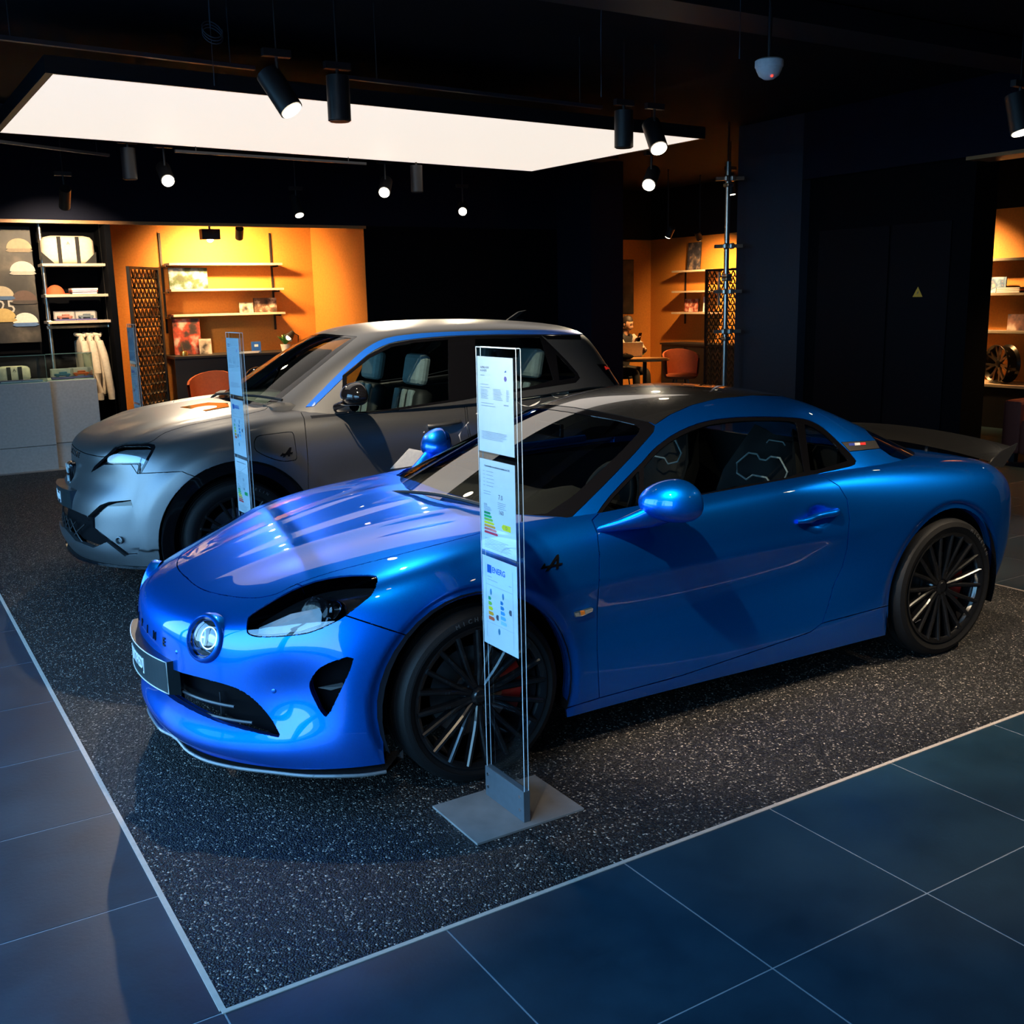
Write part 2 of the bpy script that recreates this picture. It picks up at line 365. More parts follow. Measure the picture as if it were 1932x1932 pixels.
class Ortho:
    def __init__(s,u,w): s.u=Vector(u); s.w=Vector(w); s.d=s.u.cross(s.w)
    def to2d(s,v): return (v.dot(s.u),v.dot(s.w))
    def plane(s,a,b):
        A=s.u*a[0]+s.w*a[1]; B=s.u*b[0]+s.w*b[1]; return A,(B-A).cross(s.d).normalized()
SIDE=Ortho((1,0,0),(0,0,1)); TOP=Ortho((1,0,0),(0,1,0)); FRONT=Ortho((0,1,0),(0,0,1))
def inpoly(p,poly):
    x,y=p; c=False; n=len(poly); j=n-1
    for i in range(n):
        xi,yi=poly[i]; xj,yj=poly[j]
        if (yi>y)!=(yj>y) and x<(xj-xi)*(y-yi)/(yj-yi)+xi: c=not c
        j=i
    return c
def smooth_poly(pts,n=4,closed=True):
    P=[Vector(p) for p in pts]; N=len(P); out=[]
    for i in range(N if closed else N-1):
        p0=P[(i-1)%N] if closed or i>0 else P[0]; p1=P[i]; p2=P[(i+1)%N]; p3=P[(i+2)%N] if closed or i+2<N else P[-1]
        for k in range(n):
            t=k/n; out.append(tuple(.5*((2*p1)+(p2-p0)*t+(2*p0-5*p1+4*p2-p3)*t*t+(3*p1-p0-3*p2+p3)*t**3)))
    if not closed: out.append(tuple(P[-1]))
    return out
def cut(bm,poly,pr,filt=None,closed=True,pid=None,only=None):
    """knife the mesh along a 2-D outline and give the faces inside the id pid"""
    lay=bm.faces.layers.int.get('p') or bm.faces.layers.int.new('p')
    xs=[p[0] for p in poly]; ys=[p[1] for p in poly]; mg=.02*max(max(xs)-min(xs),max(ys)-min(ys))
    X0,X1,Y0,Y1=min(xs)-mg,max(xs)+mg,min(ys)-mg,max(ys)+mg
    cand=set()
    for f in bm.faces:
        if only is not None and f[lay] not in only: continue
        if filt and not filt(f): continue
        c=[pr.to2d(v.co) for v in f.verts]
        if max(k[0] for k in c)<X0 or min(k[0] for k in c)>X1 or max(k[1] for k in c)<Y0 or min(k[1] for k in c)>Y1: continue
        cand.add(f)
    n=len(poly)
    for i in range(n if closed else n-1):
        a=poly[i];b=poly[(i+1)%n]
        if (a[0]-b[0])**2+(a[1]-b[1])**2<1e-12: continue
        x0,x1=min(a[0],b[0]),max(a[0],b[0]); y0,y1=min(a[1],b[1]),max(a[1],b[1])
        co,no=pr.plane(a,b); sel=[]
        for f in cand:
            c=[pr.to2d(v.co) for v in f.verts]
            if max(k[0] for k in c)<x0 or min(k[0] for k in c)>x1 or max(k[1] for k in c)<y0 or min(k[1] for k in c)>y1: continue
            d=[(v.co-co).dot(no) for v in f.verts]
            if max(d)<1e-6 or min(d)>-1e-6: continue
            sel.append(f)
        if not sel: continue
        es={e for f in sel for e in f.edges}; vs={v for f in sel for v in f.verts}
        r=bmesh.ops.bisect_plane(bm,geom=list(vs)+list(es)+sel,dist=1e-6,plane_co=co,plane_no=no)
        cand={f for f in cand if f.is_valid}|{g for g in r['geom'] if isinstance(g,bmesh.types.BMFace)}
    if pid is not None and closed:
        for f in cand:
            if f.is_valid and inpoly(pr.to2d(f.calc_center_median()),poly): f[lay]=pid
def near_half(bm,store=True):
    lay=bm.verts.layers.float_vector.new('n')
    for v in bm.verts: v[lay]=v.normal.copy()
    dl=[f for f in bm.faces if f.calc_center_median().y>0]
    bmesh.ops.delete(bm,geom=dl,context='FACES')
    for v in bm.verts:
        if abs(v.co.y)<2e-5:
            v.co.y=0; k=v[lay]; v[lay]=Vector((k.x,0,k.z)).normalized()
def panel(bm,pids,name,mats,parent,gap=.0024,flange=.014,mirror='join',offset=0,keepout=None,thick=None):
    """turn the faces of the given ids into a panel object with turned-in edges; mirror: join | split | none | far"""
    lay=bm.faces.layers.int['p']; nl=bm.verts.layers.float_vector['n']
    fs=[f for f in bm.faces if f[lay] in pids]; S=set(fs)
    vid={};V=[];N=[];F=[]
    inw={}
    bed=[]
    for f in fs:
        for e in f.edges:
            if sum(1 for g in e.link_faces if g in S)==1:
                a,b=e.verts
                if abs(a.co.y)<1e-4 and abs(b.co.y)<1e-4: continue
                t=(b.co-a.co)
                if t.length<1e-9: continue
                d=f.normal.cross(t).normalized(); c=f.calc_center_median()-(a.co+b.co)/2
                if d.dot(c)<0: d=-d
                # oriented as in face loop
                for l in f.loops:
                    if l.edge==e: bed.append((l.vert,l.link_loop_next.vert)); break
                for v in (a,b): inw.setdefault(v,Vector()); inw[v]+=d
    for f in fs:
        q=[]
        for v in f.verts:
            if v not in vid:
                vid[v]=len(V); p=v.co.copy(); n=v[nl].normalized()
                if v in inw and inw[v].length>1e-6:
                    d=inw[v].normalized(); d=d-n*d.dot(n)
                    if abs(v.co.y)<1e-4: d.y=0
                    p+=d*gap
                V.append(p+n*offset); N.append(n)
            q.append(vid[v])
        F.append(q)
    if flange:
        fl={}
        for a,b in bed:
            for v in (a,b):
                if v not in fl:
                    k=vid[v]; n=N[k]; d=inw[v].normalized() if inw[v].length>1e-6 else Vector((0,0,1))
                    out=-d
                    fl[v]=(len(V),len(V)+1); V.append(V[k].copy()); V.append(V[k]-n*flange); N.append(out); N.append(out)
            F.append((fl[a][0],fl[a][1],fl[b][1],fl[b][0]))
    def mir(): return [Vector((p.x,-p.y,p.z)) for p in V],[Vector((n.x,-n.y,n.z)) for n in N],[tuple(reversed(q)) for q in F]
    if not F: print('EMPTY panel',name); return []
    outs=[]
    if mirror=='join':
        V2,N2,F2=mir(); k=len(V)
        outs.append(meshobj(name,V+V2,[tuple(q) for q in F]+[tuple(i+k for i in q) for q in F2],mats,parent,True,N+N2))
    else:
        if mirror in('split','none'): outs.append(meshobj(name,V,F,mats,parent,True,N))
        if mirror in('split','far'):
            V2,N2,F2=mir(); outs.append(meshobj(name,V2,F2,mats,parent,True,N2))
    return outs
def circ(cx,cy,r,n=48,r2=None,a0=0,a1=2*PI):
    r2=r2 or r; return [(cx+r*math.cos(a0+(a1-a0)*k/n),cy+r2*math.sin(a0+(a1-a0)*k/n)) for k in range(n)]
def sstep(a,b,x):
    t=max(0,min(1,(x-a)/(b-a))); return t*t*(3-2*t)
# ------------------------------------------------------------------ blue sports coupe
def paint(name,col,rough,metal,coat,cior=1.55):
    m=bpy.data.materials.new(name); m.use_nodes=True; n=m.node_tree; p=n.nodes['Principled BSDF']
    p.inputs['Metallic'].default_value=metal; p.inputs['Roughness'].default_value=rough; p.inputs['Coat Weight'].default_value=coat; p.inputs['Coat Roughness'].default_value=.015; p.inputs['Coat IOR'].default_value=cior
    tc=n.nodes.new('ShaderNodeTexCoord'); v=n.nodes.new('ShaderNodeTexNoise'); v.inputs['Scale'].default_value=900; n.links.new(tc.outputs['Object'],v.inputs['Vector'])
    r=n.nodes.new('ShaderNodeValToRGB'); r.color_ramp.elements[0].position=.35; r.color_ramp.elements[1].position=.7
    r.color_ramp.elements[0].color=(*[k*.86 for k in col],1); r.color_ramp.elements[1].color=(*[min(1,k*1.1) for k in col],1)
    n.links.new(v.outputs['Fac'],r.inputs[0]); n.links.new(r.outputs[0],p.inputs['Base Color'])
    return m
M_blue=paint('blue_paint',(.0,.17,.84),.38,.90,1)
M_blue.node_tree.nodes['Principled BSDF'].inputs['Specular Tint'].default_value=(.02,.38,1,1)
M_gloss=mat('gloss_black',(.004,.004,.005),.06,spec=.6)
M_rubber=mat('rubber',(.004,.004,.0045),.6,bump=.1,spec=.3)
M_plastic=mat('black_plastic',(.010,.010,.011),.5)
M_inner=mat('inner_black',(.003,.003,.004),.9,spec=.1)
M_chrome=mat('chrome',(.8,.8,.82),.08,metal=1)
M_wheel=mat('wheel_black',(.010,.010,.011),.25,metal=.3,coat=.6)
M_disc=mat('brake_disc',(.25,.25,.26),.35,metal=1)
M_red=mat('caliper_red',(.85,.02,.012),.3,coat=.5)
M_screen=glassmat('windscreen_glass',(.62,.66,.64),3.8)
M_sglass=glassmat('side_glass',(.42,.46,.46),1.5)
M_clear=glassmat('clear_lens',(.92,.94,.95),2.1)
def carbonmat():
    m=bpy.data.materials.new('carbon_fibre'); m.use_nodes=True; n=m.node_tree; p=n.nodes['Principled BSDF']
    tc=n.nodes.new('ShaderNodeTexCoord'); ck=n.nodes.new('ShaderNodeTexChecker'); ck.inputs['Scale'].default_value=260
    n.links.new(tc.outputs['Object'],ck.inputs['Vector']); ck.inputs[1].default_value=(.006,.006,.006,1); ck.inputs[2].default_value=(.022,.021,.020,1)
    n.links.new(ck.outputs[0],p.inputs['Base Color']); p.inputs['Roughness'].default_value=.25; p.inputs['Coat Weight'].default_value=1; p.inputs['Coat Roughness'].default_value=.02; p.inputs['Coat IOR'].default_value=1.9
    return m
M_carbon=carbonmat()
CARO=Vector((1.736,3.845,0)); CYAW=-0.03392
blue=empty('sports_coupe',CARO,CYAW); tag(blue,'glossy metallic blue two-door sports coupe with black roof','car')
BM=Matrix.Translation(CARO)@Matrix.Rotation(CYAW,4,'Z')
BC=Cam2(BM)
bx_st=[-.62,-.45,-.25,0,.25,.5,.9,1.4,1.8,2.1,2.42,2.7,2.92,3.08]
sh=[(.66,.635),(.735,.715),(.765,.785),(.785,.82),(.79,.84),(.795,.868),(.80,.893),(.80,.918),(.79,.925),(.79,.908),(.795,.875),(.775,.845),(.73,.815),(.64,.785)]
T=[[(-.93,0,.60),(-.92,.22,.60),(-.865,.42,.605),(-.76,.56,.615)],
   [(-.79,0,.672),(-.78,.22,.672),(-.73,.42,.668),(-.62,.59,.662)],
   [(-.5,0,.76),(-.5,.22,.76),(-.47,.44,.76),(-.39,.62,.762)],
   [(-.15,0,.832),(-.15,.22,.832),(-.13,.45,.836),(-.07,.64,.836)],
   [(.12,0,.87),(.12,.24,.868),(.16,.46,.862),(.2,.65,.853)],
   [(.42,0,.885),(.42,.24,.885),(.44,.46,.882),(.46,.66,.876)]]
for x,z in ((.9,.895),(1.4,.91),(1.8,.92),(2.1,.92),(2.42,.905),(2.7,.878),(2.95,.85)):
    T.append([(x,0,z),(x,.24,z),(x,.46,z-.003),(x,.66,z-.006)])
T.append([(3.13,0,.815),(3.13,.24,.815),(3.12,.46,.81),(3.1,.57,.80)])
for i in range(14): T[i].append((bx_st[i],sh[i][0],sh[i][1]))
S_=[[(.69,.55),(.70,.45),(.70,.36),(.70,.27),(.71,.19),(.70,.13)],
 [(.775,.64),(.80,.54),(.81,.44),(.81,.33),(.825,.22),(.82,.14)],
 [(.83,.70),(.865,.6),(.87,.48),(.87,.35),(.87,.22),(.86,.14)],
 [(.845,.75),(.885,.66),(.89,.5),(.89,.35),(.885,.22),(.87,.15)],
 [(.845,.77),(.88,.66),(.885,.5),(.88,.35),(.875,.22),(.865,.15)],
 [(.848,.80),(.872,.68),(.872,.52),(.865,.36),(.865,.22),(.85,.15)],
 [(.853,.83),(.872,.70),(.862,.52),(.848,.36),(.862,.22),(.845,.15)],
 [(.855,.85),(.875,.72),(.862,.53),(.85,.36),(.865,.22),(.85,.15)],
 [(.85,.86),(.88,.73),(.872,.55),(.865,.37),(.87,.23),(.855,.155)],
 [(.855,.84),(.895,.72),(.897,.55),(.887,.37),(.88,.23),(.865,.16)],
 [(.86,.81),(.90,.70),(.905,.55),(.9,.37),(.89,.23),(.87,.16)],
 [(.845,.785),(.88,.68),(.885,.54),(.88,.38),(.87,.25),(.85,.18)],
 [(.80,.76),(.825,.66),(.83,.53),(.825,.4),(.80,.29),(.77,.21)],
 [(.70,.73),(.72,.64),(.72,.53),(.715,.42),(.70,.32),(.66,.25)]]
sx=list(bx_st)
S=[]
for i,row in enumerate(S_):
    S.append([])
    for k,(w,z) in enumerate(row):
        x=bx_st[i]
        if i==0: x=[-.64,-.645,-.645,-.645,-.655,-.63][k]
        if i==13: x=[3.1,3.11,3.11,3.1,3.08,3.04][k]
        S[i].append((x,w,z))
px=[-.935,-.92,-.865,-.765]; pw=[0,.22,.42,.57]; dxk=[-.015,-.02,-.018,-.010,-.046,.005]; zk=[.53,.43,.34,.26,.19,.135]
Fr=[[(px[j]+dxk[k],pw[j],zk[k]) for k in range(6)] for j in range(4)]
rx=[3.245,3.24,3.21,3.16]; rw=[0,.24,.46,.6]; zr=[.73,.64,.53,.42,.32,.25]; dr=[0,.01,.01,0,-.03,-.07]
Rr=[[(rx[j]+dr[k],rw[j],zr[k]) for k in range(6)] for j in range(4)]
V,F=box_cage(T,S,Fr,Rr)
LV=4
bb=subsurf(V,F,LV)
HFC=(0,.315); HRC=(2.42,.325); RA=.362; RB=.368
def sculpt(bb):
    for v in bb.verts:
        x,y,z=v.co; w=abs(y); s=-1 if y<0 else 1
        # wheel-arch lips turned slightly inward
        for (cx,cz),r in ((HFC,RA),(HRC,RB)):
            d=math.hypot(x-cx,z-cz)
            if w>.6 and d<r+.045: v.co.y-=s*.014*(1-sstep(r+.020,r+.040,d))
        # concave flank swept up towards the rear wheel
        if w>.75 and .2<x<2.1 and .2<z<.8:
            zc=.60+.02*(x-.5); a=sstep(.15,.55,x)*(1-sstep(1.55,2.05,x))
            up=math.exp(-((z-(zc-.10))/.11)**2); v.co.y-=s*.020*a*up
            ed=math.exp(-((z-(zc+.045))/.035)**2); v.co.y+=s*.006*a*ed
        if w>.7 and z>.6:
            dh=math.hypot((x-1.60)/1.25,z-.757); v.co.y-=s*.020*(1-sstep(.025,.055,dh))
        if x<-.25 and w>.5 and z<.62:   # scooped cheek around the side intake
            g_=math.exp(-((w-.69)/.075)**2-((z-.40)/.11)**2); v.co.x+=.030*g_; v.co.y-=s*.012*g_
            h_=math.exp(-((w-.80)/.03)**2)*math.exp(-((z-.36)/.16)**2); v.co.x-=.012*h_
        # bonnet ribs converging on the nose
        if z>.6 and x<.35 and w<.7:
            c=.17+.14*sstep(-.8,.3,x); a=sstep(-.85,-.45,x)*(1-sstep(.1,.3,x))
            v.co.z+=.0045*a*math.exp(-((w-c)/.05)**2)
            v.co.z-=.003*a*math.exp(-((w-c-.12)/.07)**2)
            v.co.z+=.003*a*math.exp(-(w/.06)**2)
    bb.normal_update()
sculpt(bb); near_half(bb)
lay=bb.faces.layers.int.new('p')
# ids: 1 bumper 2 hood 3 fender 4 door 5 quarter 6 sill 7 rear bumper 8 deck 20 headlight 21 lamp 22 grille 23 intake 30 removed
for f in bb.faces: f[lay]=3
P_=lambda L,n=3: smooth_poly(L,n)
front=lambda f: f.normal.dot(f.calc_center_median()-BC.C)<0
xs_=lambda a,b:(lambda f: a<f.calc_center_median().x<b)
# everything rearward of the door gap / door outline
door=[(1117,981),(1127,1006),(1131,1045),(1131,1092),(1127,1145),(1127,1224),(1131,1317),(1285,1275),(1420,1230),(1500,1203),(1530,1192),(1551,1176),(1562,1144),(1573,1104),(1589,1070),(1598,1036),(1603,980),(1598,942),(1583,917),(1545,893),(1480,860),(1200,900)]
side=lambda f: front(f) and f.calc_center_median().y<-.6
for f in bb.faces:
    c=f.calc_center_median()
    if c.x>1.3: f[lay]=5
hood=P_([(300,1040),(338,1062),(352,1092),(380,1111),(430,1124),(480,1128),(522,1120),(560,1102),(620,1080),(700,1060),(800,1033),(905,1008),(975,985)],3)
# bonnet: drawn to beyond the centreline on the far side
hood=smooth_poly([(340,1040),(345,1070),(356,1094),(385,1113),(430,1124),(480,1128),(522,1120),(560,1102),(620,1081),(700,1060),(800,1034),(905,1006),(985,984)],4,False)+[(985,900),(700,850),(400,900)]
topf=lambda f: front(f) and f.calc_center_median().x<.6 and f.normal.z>.15
cut(bb,hood,BC,topf,True,2)
# bumper/fender split
cut(bb,[(640,1157),(651,1161),(700,1177),(740,1190),(790,1206),(900,1250),(900,1600),(200,1600),(200,1000),(330,1062),(348,1075),(356,1094),(385,1113),(430,1124),(480,1128),(522,1120),(560,1102),(620,1120)],BC,lambda f: front(f) and f.calc_center_median().x<.2,True,1,{3})
cut(bb,door,BC,lambda f: side(f) and 0.3<f.calc_center_median().x<2.2,True,4)
# sill line below the door and behind it
cut(bb,[(1040,1345),(1131,1317),(1285,1275),(1420,1230),(1500,1203),(1551,1176),(1685,1140),(1760,1118),(1760,1400),(1040,1500)],BC,lambda f: side(f) and .2<f.calc_center_median().x<2.3,True,6,{3,5})
# cut the wheel openings
for (c,r) in ((HFC,RA),(HRC,RB)):
    cut(bb,circ(c[0],c[1],r,64),SIDE,lambda f:f.calc_center_median().y<-.55,True,30)
    cut(bb,[(c[0]-r*.985,c[1]-.02),(c[0]+r*.985,c[1]-.02),(c[0]+r*.99,-.1),(c[0]-r*.99,-.1)],SIDE,lambda f:f.calc_center_median().y<-.55,True,30)
for f in bb.faces:
    c=f.calc_center_median()
    for (q,r) in ((HFC,RA),(HRC,RB)):
        if c.y<-.5 and c.z<q[1] and abs(c.x-q[0])<r*.985: f[lay]=30
HL=smooth_poly([(468,1169),(474,1159),(505,1139),(549,1114),(595,1096),(642,1087),(681,1085),(704,1086),(711,1090),(710,1102),(701,1121),(681,1138),(653,1160),(626,1176),(595,1190),(564,1197),(518,1201),(487,1201),(471,1197),(466,1189)],2)
ff=lambda f: front(f) and f.calc_center_median().x<.1
cut(bb,HL,BC,ff,True,20)
LAMP=circ(384,1203,31,40,41)
cut(bb,LAMP,BC,ff,True,21)
GR=[(240,1225),(300,1255)]+smooth_poly([(345,1271),(395,1284),(440,1297),(462,1308),(478,1320),(495,1337),(513,1360),(527,1386)],2,False)+smooth_poly([(525,1390),(476,1380),(413,1362),(359,1338),(322,1316),(304,1300),(292,1286),(282,1270)],2,False)+[(250,1250)]
cut(bb,GR,BC,ff,True,22)
IN=smooth_poly([(666,1243),(637,1246),(604,1261),(588,1281),(585,1297),(594,1320),(614,1352),(631,1324),(647,1291)],2)
cut(bb,IN,BC,ff,True,23)
# rear window cut-out of the shell (cabin opening under the greenhouse)
cab=[(.30,-.0),(.33,-.55),(.46,-.71),(.6,-.735),(1.0,-.745),(1.8,-.74),(2.2,-.68),(2.45,-.5),(2.75,-.3),(2.85,0),(2.85,.2),(.3,.2)]
cut(bb,cab,TOP,lambda f:f.calc_center_median().z>.78 and f.normal.z>.3,True,30)
body=empty('body_shell',(0,0,0),0,blue) if False else blue
obs={}
obs['hood']=panel(bb,{2},'hood',M_blue,blue)
obs['bumper']=panel(bb,{1},'front_bumper',M_blue,blue,flange=.035)
panel(bb,{3},'front_fender',M_blue,blue,flange=.03,mirror='split')
panel(bb,{4},'door',M_blue,blue,mirror='split')
panel(bb,{5},'rear_quarter',M_blue,blue,flange=.03)
panel(bb,{6},'sill',M_blue,blue,mirror='split')
# dark inner shell behind the panel gaps
inner=[f for f in bb.faces if f[lay] in (1,2,3,4,5,6)]
# dark liner behind the gaps
def liner(bm,pids,off,name,parent,mat_,xmax=9):
    nl=bm.verts.layers.float_vector['n']; lay=bm.faces.layers.int['p']
    vid={};V=[];F=[]
    for f in bm.faces:
        if f[lay] not in pids: continue
        q=[]
        for v in f.verts:
            if v not in vid: vid[v]=len(V); V.append(v.co-v[nl]*off)
            q.append(vid[v])
        F.append(tuple(q))
    k=len(V); V2=[(p.x,-p.y,p.z) for p in V]
    return meshobj(name,V+[Vector(p) for p in V2],F+[tuple(i+k for i in reversed(q)) for q in F],mat_,parent,False)
liner(bb,{1,2,3,4,5,6},.02,'inner_shell',blue,M_inner)
panel(bb,{22,23},'intake_backing',M_inner,blue,gap=-.01,flange=0,offset=-.075)
# ---- greenhouse
G=[[(.06,0,.80),(.10,.3,.80),(.22,.58,.79),(.36,.69,.79),(.42,.74,.77)],
 [(.24,0,.905),(.27,.3,.903),(.37,.58,.89),(.47,.695,.865),(.50,.765,.82)],
 [(.60,0,1.068),(.63,.3,1.062),(.71,.555,1.03),(.78,.675,.96),(.80,.785,.85)],
 [(.95,0,1.195),(.98,.3,1.185),(1.04,.53,1.145),(1.09,.655,1.03),(1.1,.785,.87)],
 [(1.22,0,1.245),(1.24,.3,1.236),(1.3,.535,1.195),(1.33,.655,1.055),(1.35,.785,.885)],
 [(1.55,0,1.262),(1.56,.3,1.253),(1.6,.535,1.208),(1.62,.65,1.06),(1.62,.78,.895)],
 [(1.88,0,1.235),(1.88,.29,1.226),(1.90,.515,1.178),(1.90,.635,1.04),(1.9,.77,.895)],
 [(2.18,0,1.145),(2.18,.27,1.136),(2.16,.48,1.085),(2.15,.62,.98),(2.13,.775,.865)],
 [(2.52,0,1.01),(2.52,.25,1.0),(2.49,.44,.965),(2.46,.60,.90),(2.44,.76,.83)],
 [(2.85,0,.885),(2.83,.22,.88),(2.77,.40,.868),(2.72,.55,.835),(2.68,.70,.79)],
 [(3.08,0,.77),(3.06,.2,.77),(3.0,.36,.765),(2.95,.48,.75),(2.9,.62,.72)]]
V,F=box_cage([g[:3] for g in G],[g[3:] for g in G],None,None)
gb=subsurf(V,F,4); near_half(gb)
gl=gb.faces.layers.int.new('p')
for f in gb.faces: f[gl]=1
gf=lambda f: f.normal.dot(f.calc_center_median()-BC.C)<.05
WS_=[(1070,984),(1013,990),(979,988),(905,979),(850,967),(790,950),(745,927),(700,905),(640,880),(640,700),(900,745),(995,756),(1073,767),(1166,783),(1225,796),(1236,803),(1233,815),(1195,858),(1150,905),(1110,945)]
cut(gb,WS_,BC,lambda f:gf(f) and f.calc_center_median().x<1.4,True,16)
WI_=[(1030,968),(985,971),(905,960),(850,948),(790,930),(745,908),(700,885),(640,860),(640,715),(900,757),(995,766),(1073,777),(1160,792),(1198,801),(1206,808),(1203,817),(1170,852),(1125,895),(1080,935)]
cut(gb,WI_,BC,lambda f:gf(f) and f.calc_center_median().x<1.4,True,10,{16})
RF_=[(1000,690),(1000,757),(1073,767),(1166,783),(1225,796),(1236,801),(1265,782),(1306,764),(1353,752),(1420,746),(1497,748),(1550,758),(1590,774),(1620,797),(1651,830),(1720,760),(1720,660)]
cut(gb,RF_,BC,lambda f:f.calc_center_median().x>.8 and f.calc_center_median().z>.93 and f.normal.z>.3,True,13,{1})
RW_=[(1651,830),(1660,846),(1682,861),(1704,868),(1738,865),(1753,855),(1760,840),(1830,830),(1830,700),(1590,700),(1590,774),(1620,797)]
cut(gb,RW_,BC,lambda f:f.calc_center_median().x>1.9 and f.normal.z>.3,True,14)
for f in gb.faces:
    c=f.calc_center_median()
    if f[gl] in (1,13) and c.x>2.05 and abs(c.y)<.36 and c.x<2.9: f[gl]=14
    if f[gl]==13 and c.x>2.05: f[gl]=14
DL_=smooth_poly([(1119,979),(1151,935),(1211,872),(1238,843),(1282,813),(1339,793),(1413,786),(1501,788),(1535,796),(1560,812),(1585,836),(1603,853),(1615,869)],3,False)+smooth_poly([(1613,876),(1600,881),(1542,894),(1480,908),(1403,921),(1312,940),(1265,952),(1198,963),(1122,979)],2,False)
cut(gb,DL_,BC,lambda f:gf(f) and f.normal.y<-.3 and f.calc_center_median().x<2.3,True,12)
cut(gb,[(1136,968),(1158,939),(1205,890),(1205,952)],BC,gf,True,11,{12})
cut(gb,smooth_poly([(1216,882),(1245,850),(1286,822),(1340,802),(1413,794),(1490,795),(1503,800)],2,False)+[(1517,889),(1480,901),(1403,914),(1312,933),(1216,953)],BC,gf,True,11,{12})
cut(gb,smooth_poly([(1519,801),(1535,806),(1560,823),(1582,846),(1600,868)],2,False)+[(1540,886),(1530,886)],BC,gf,True,11,{12})
cut(gb,[(1587,834),(1652,831),(1662,846),(1603,852)],BC,lambda f:gf(f) and f.calc_center_median().x>1.7,True,15,{1})
panel(gb,{1},'roof_frame',M_blue,blue,gap=.0008,flange=.02)
panel(gb,{16},'windscreen_surround',M_gloss,blue,flange=.006,offset=-.001)
panel(gb,{10},'windscreen',M_screen,blue,gap=-.004,flange=0,offset=-.003)
panel(gb,{13},'roof_panel',M_carbon,blue,flange=.01,offset=.0005)
panel(gb,{14},'rear_window',M_sglass,blue,gap=-.001,flange=0,offset=-.002)
panel(gb,{12},'window_frame',M_gloss,blue,flange=.008,offset=-.001,mirror='split')
panel(gb,{11},'side_window',M_sglass,blue,gap=-.004,flange=0,offset=-.005,mirror='split')
panel(gb,{15},'pillar_strip',M_plastic,blue,flange=.006,offset=.0012,mirror='split')
# ---- surface probes and stick-on pieces
def full_bvh(*bms):
    V=[];F=[]
    for b in bms:
        b.verts.ensure_lookup_table(); b.verts.index_update(); k=len(V)
        V+=[v.co.copy() for v in b.verts]; F+=[tuple(v.index+k for v in f.verts) for f in b.faces]
    k=len(V); V2=[Vector((p.x,-p.y,p.z)) for p in V]
    return BVHTree.FromPolygons(V+V2,F+[tuple(i+k for i in reversed(f)) for f in F])
bvB=full_bvh(bb); bvG=full_bvh(gb)
def hit(bv,cm,p):
    r=bv.ray_cast(cm.C,cm.ray(p)); 
    if r[0] is None: return None,None
    n=r[1]; return r[0],(n if n.dot(cm.ray(p))<0 else -n)
def stick(name,bv,cm,polys,h,mat_,parent,off=0):
    bm=bmesh.new()
    for poly in polys:
        a=[];b=[]
        for p in poly:
            P,n=hit(bv,cm,p)
            if P is None: continue
            a.append(bm.verts.new(P+n*off)); b.append(bm.verts.new(P+n*(h+off)))
        m=len(a)
        if m<3: continue
        bm.faces.new(b); 
        for i in range(m): bm.faces.new((a[i],a[(i+1)%m],b[(i+1)%m],b[i]))
    bmesh.ops.recalc_face_normals(bm,faces=bm.faces[:])
    return bmobj(name,bm,mat_,parent)
def zp(L,ox,oy,s): return [(ox+x*s,oy+y*s) for x,y in L]
e_=lambda L: zp(L,1000,1030,.08283)
stick('fender_emblem',bvB,BC,[e_([(600,205),(640,195),(648,240),(635,515),(580,530),(600,300),(405,570),(340,585)]),e_([(230,535),(320,395),(340,440),(325,468),(730,385),(705,425),(290,520)])],.004,M_gloss,blue)
def drop(name,bv,cm,p,prof,mat_,parent,n=28,flat=None,sx=1,sy=1,tw=0,lift=0,nrm=None):
    P,nn=hit(bv,cm,p); nn=nrm or nn
    M=frame_at(P+nn*lift,nn)@Matrix.Rotation(tw,4,'Z')@Matrix.Diagonal((sx,sy,1,1)); bm=bmesh.new(); lathe(bm,prof,n,M); 
    bmesh.ops.recalc_face_normals(bm,faces=bm.faces[:]); return bmobj(name,bm,mat_,parent,True,40)
# side repeater
mk=[e_([(975,1500),(1370,1380),(1415,1410),(1405,1480),(1170,1590),(1010,1612),(985,1580)])]
sm=stick('side_marker',bvB,BC,mk,.006,M_chrome,blue)
stick('amber_bulb',bvB,BC,[e_([(1120,1470),(1215,1460),(1225,1540),(1140,1570)])],.0075,mat('amber',(.7,.22,.03),.2),sm)
for k in ([(1000,1530),(1090,1505),(1095,1580),(1020,1595)],[(1235,1465),(1400,1415),(1395,1470),(1240,1540)]): stick('marker_lens',bvB,BC,[e_(k)],.007,mat('lens_grey',(.25,.26,.26),.15),sm)
# door handle
def handle(y):
    bm=bmesh.new(); N=14
    pts=[]
    for k in range(N+1):
        t=k/N; x=1.475+.225*t; P=bvB.ray_cast(Vector((x,-3,.752+.016*t)),Vector((0,1,0)))[0]
        lift=.004+.022*math.sin(PI*min(1,max(0,t)))**.6; pts.append((P+Vector((0,-lift,0)),.009+.006*sstep(0,.3,t)))
    tube(bm,[p for p,_ in pts],[r for _,r in pts],10)
    if y>0: bmesh.ops.scale(bm,vec=(1,-1,1),verts=bm.verts[:]); bmesh.ops.reverse_faces(bm,faces=bm.faces[:])
    h=bmobj('door_handle',bm,M_blue,blue,True,60)
handle(-1); handle(1)
P,n=hit(bvB,BC,(1545,976))
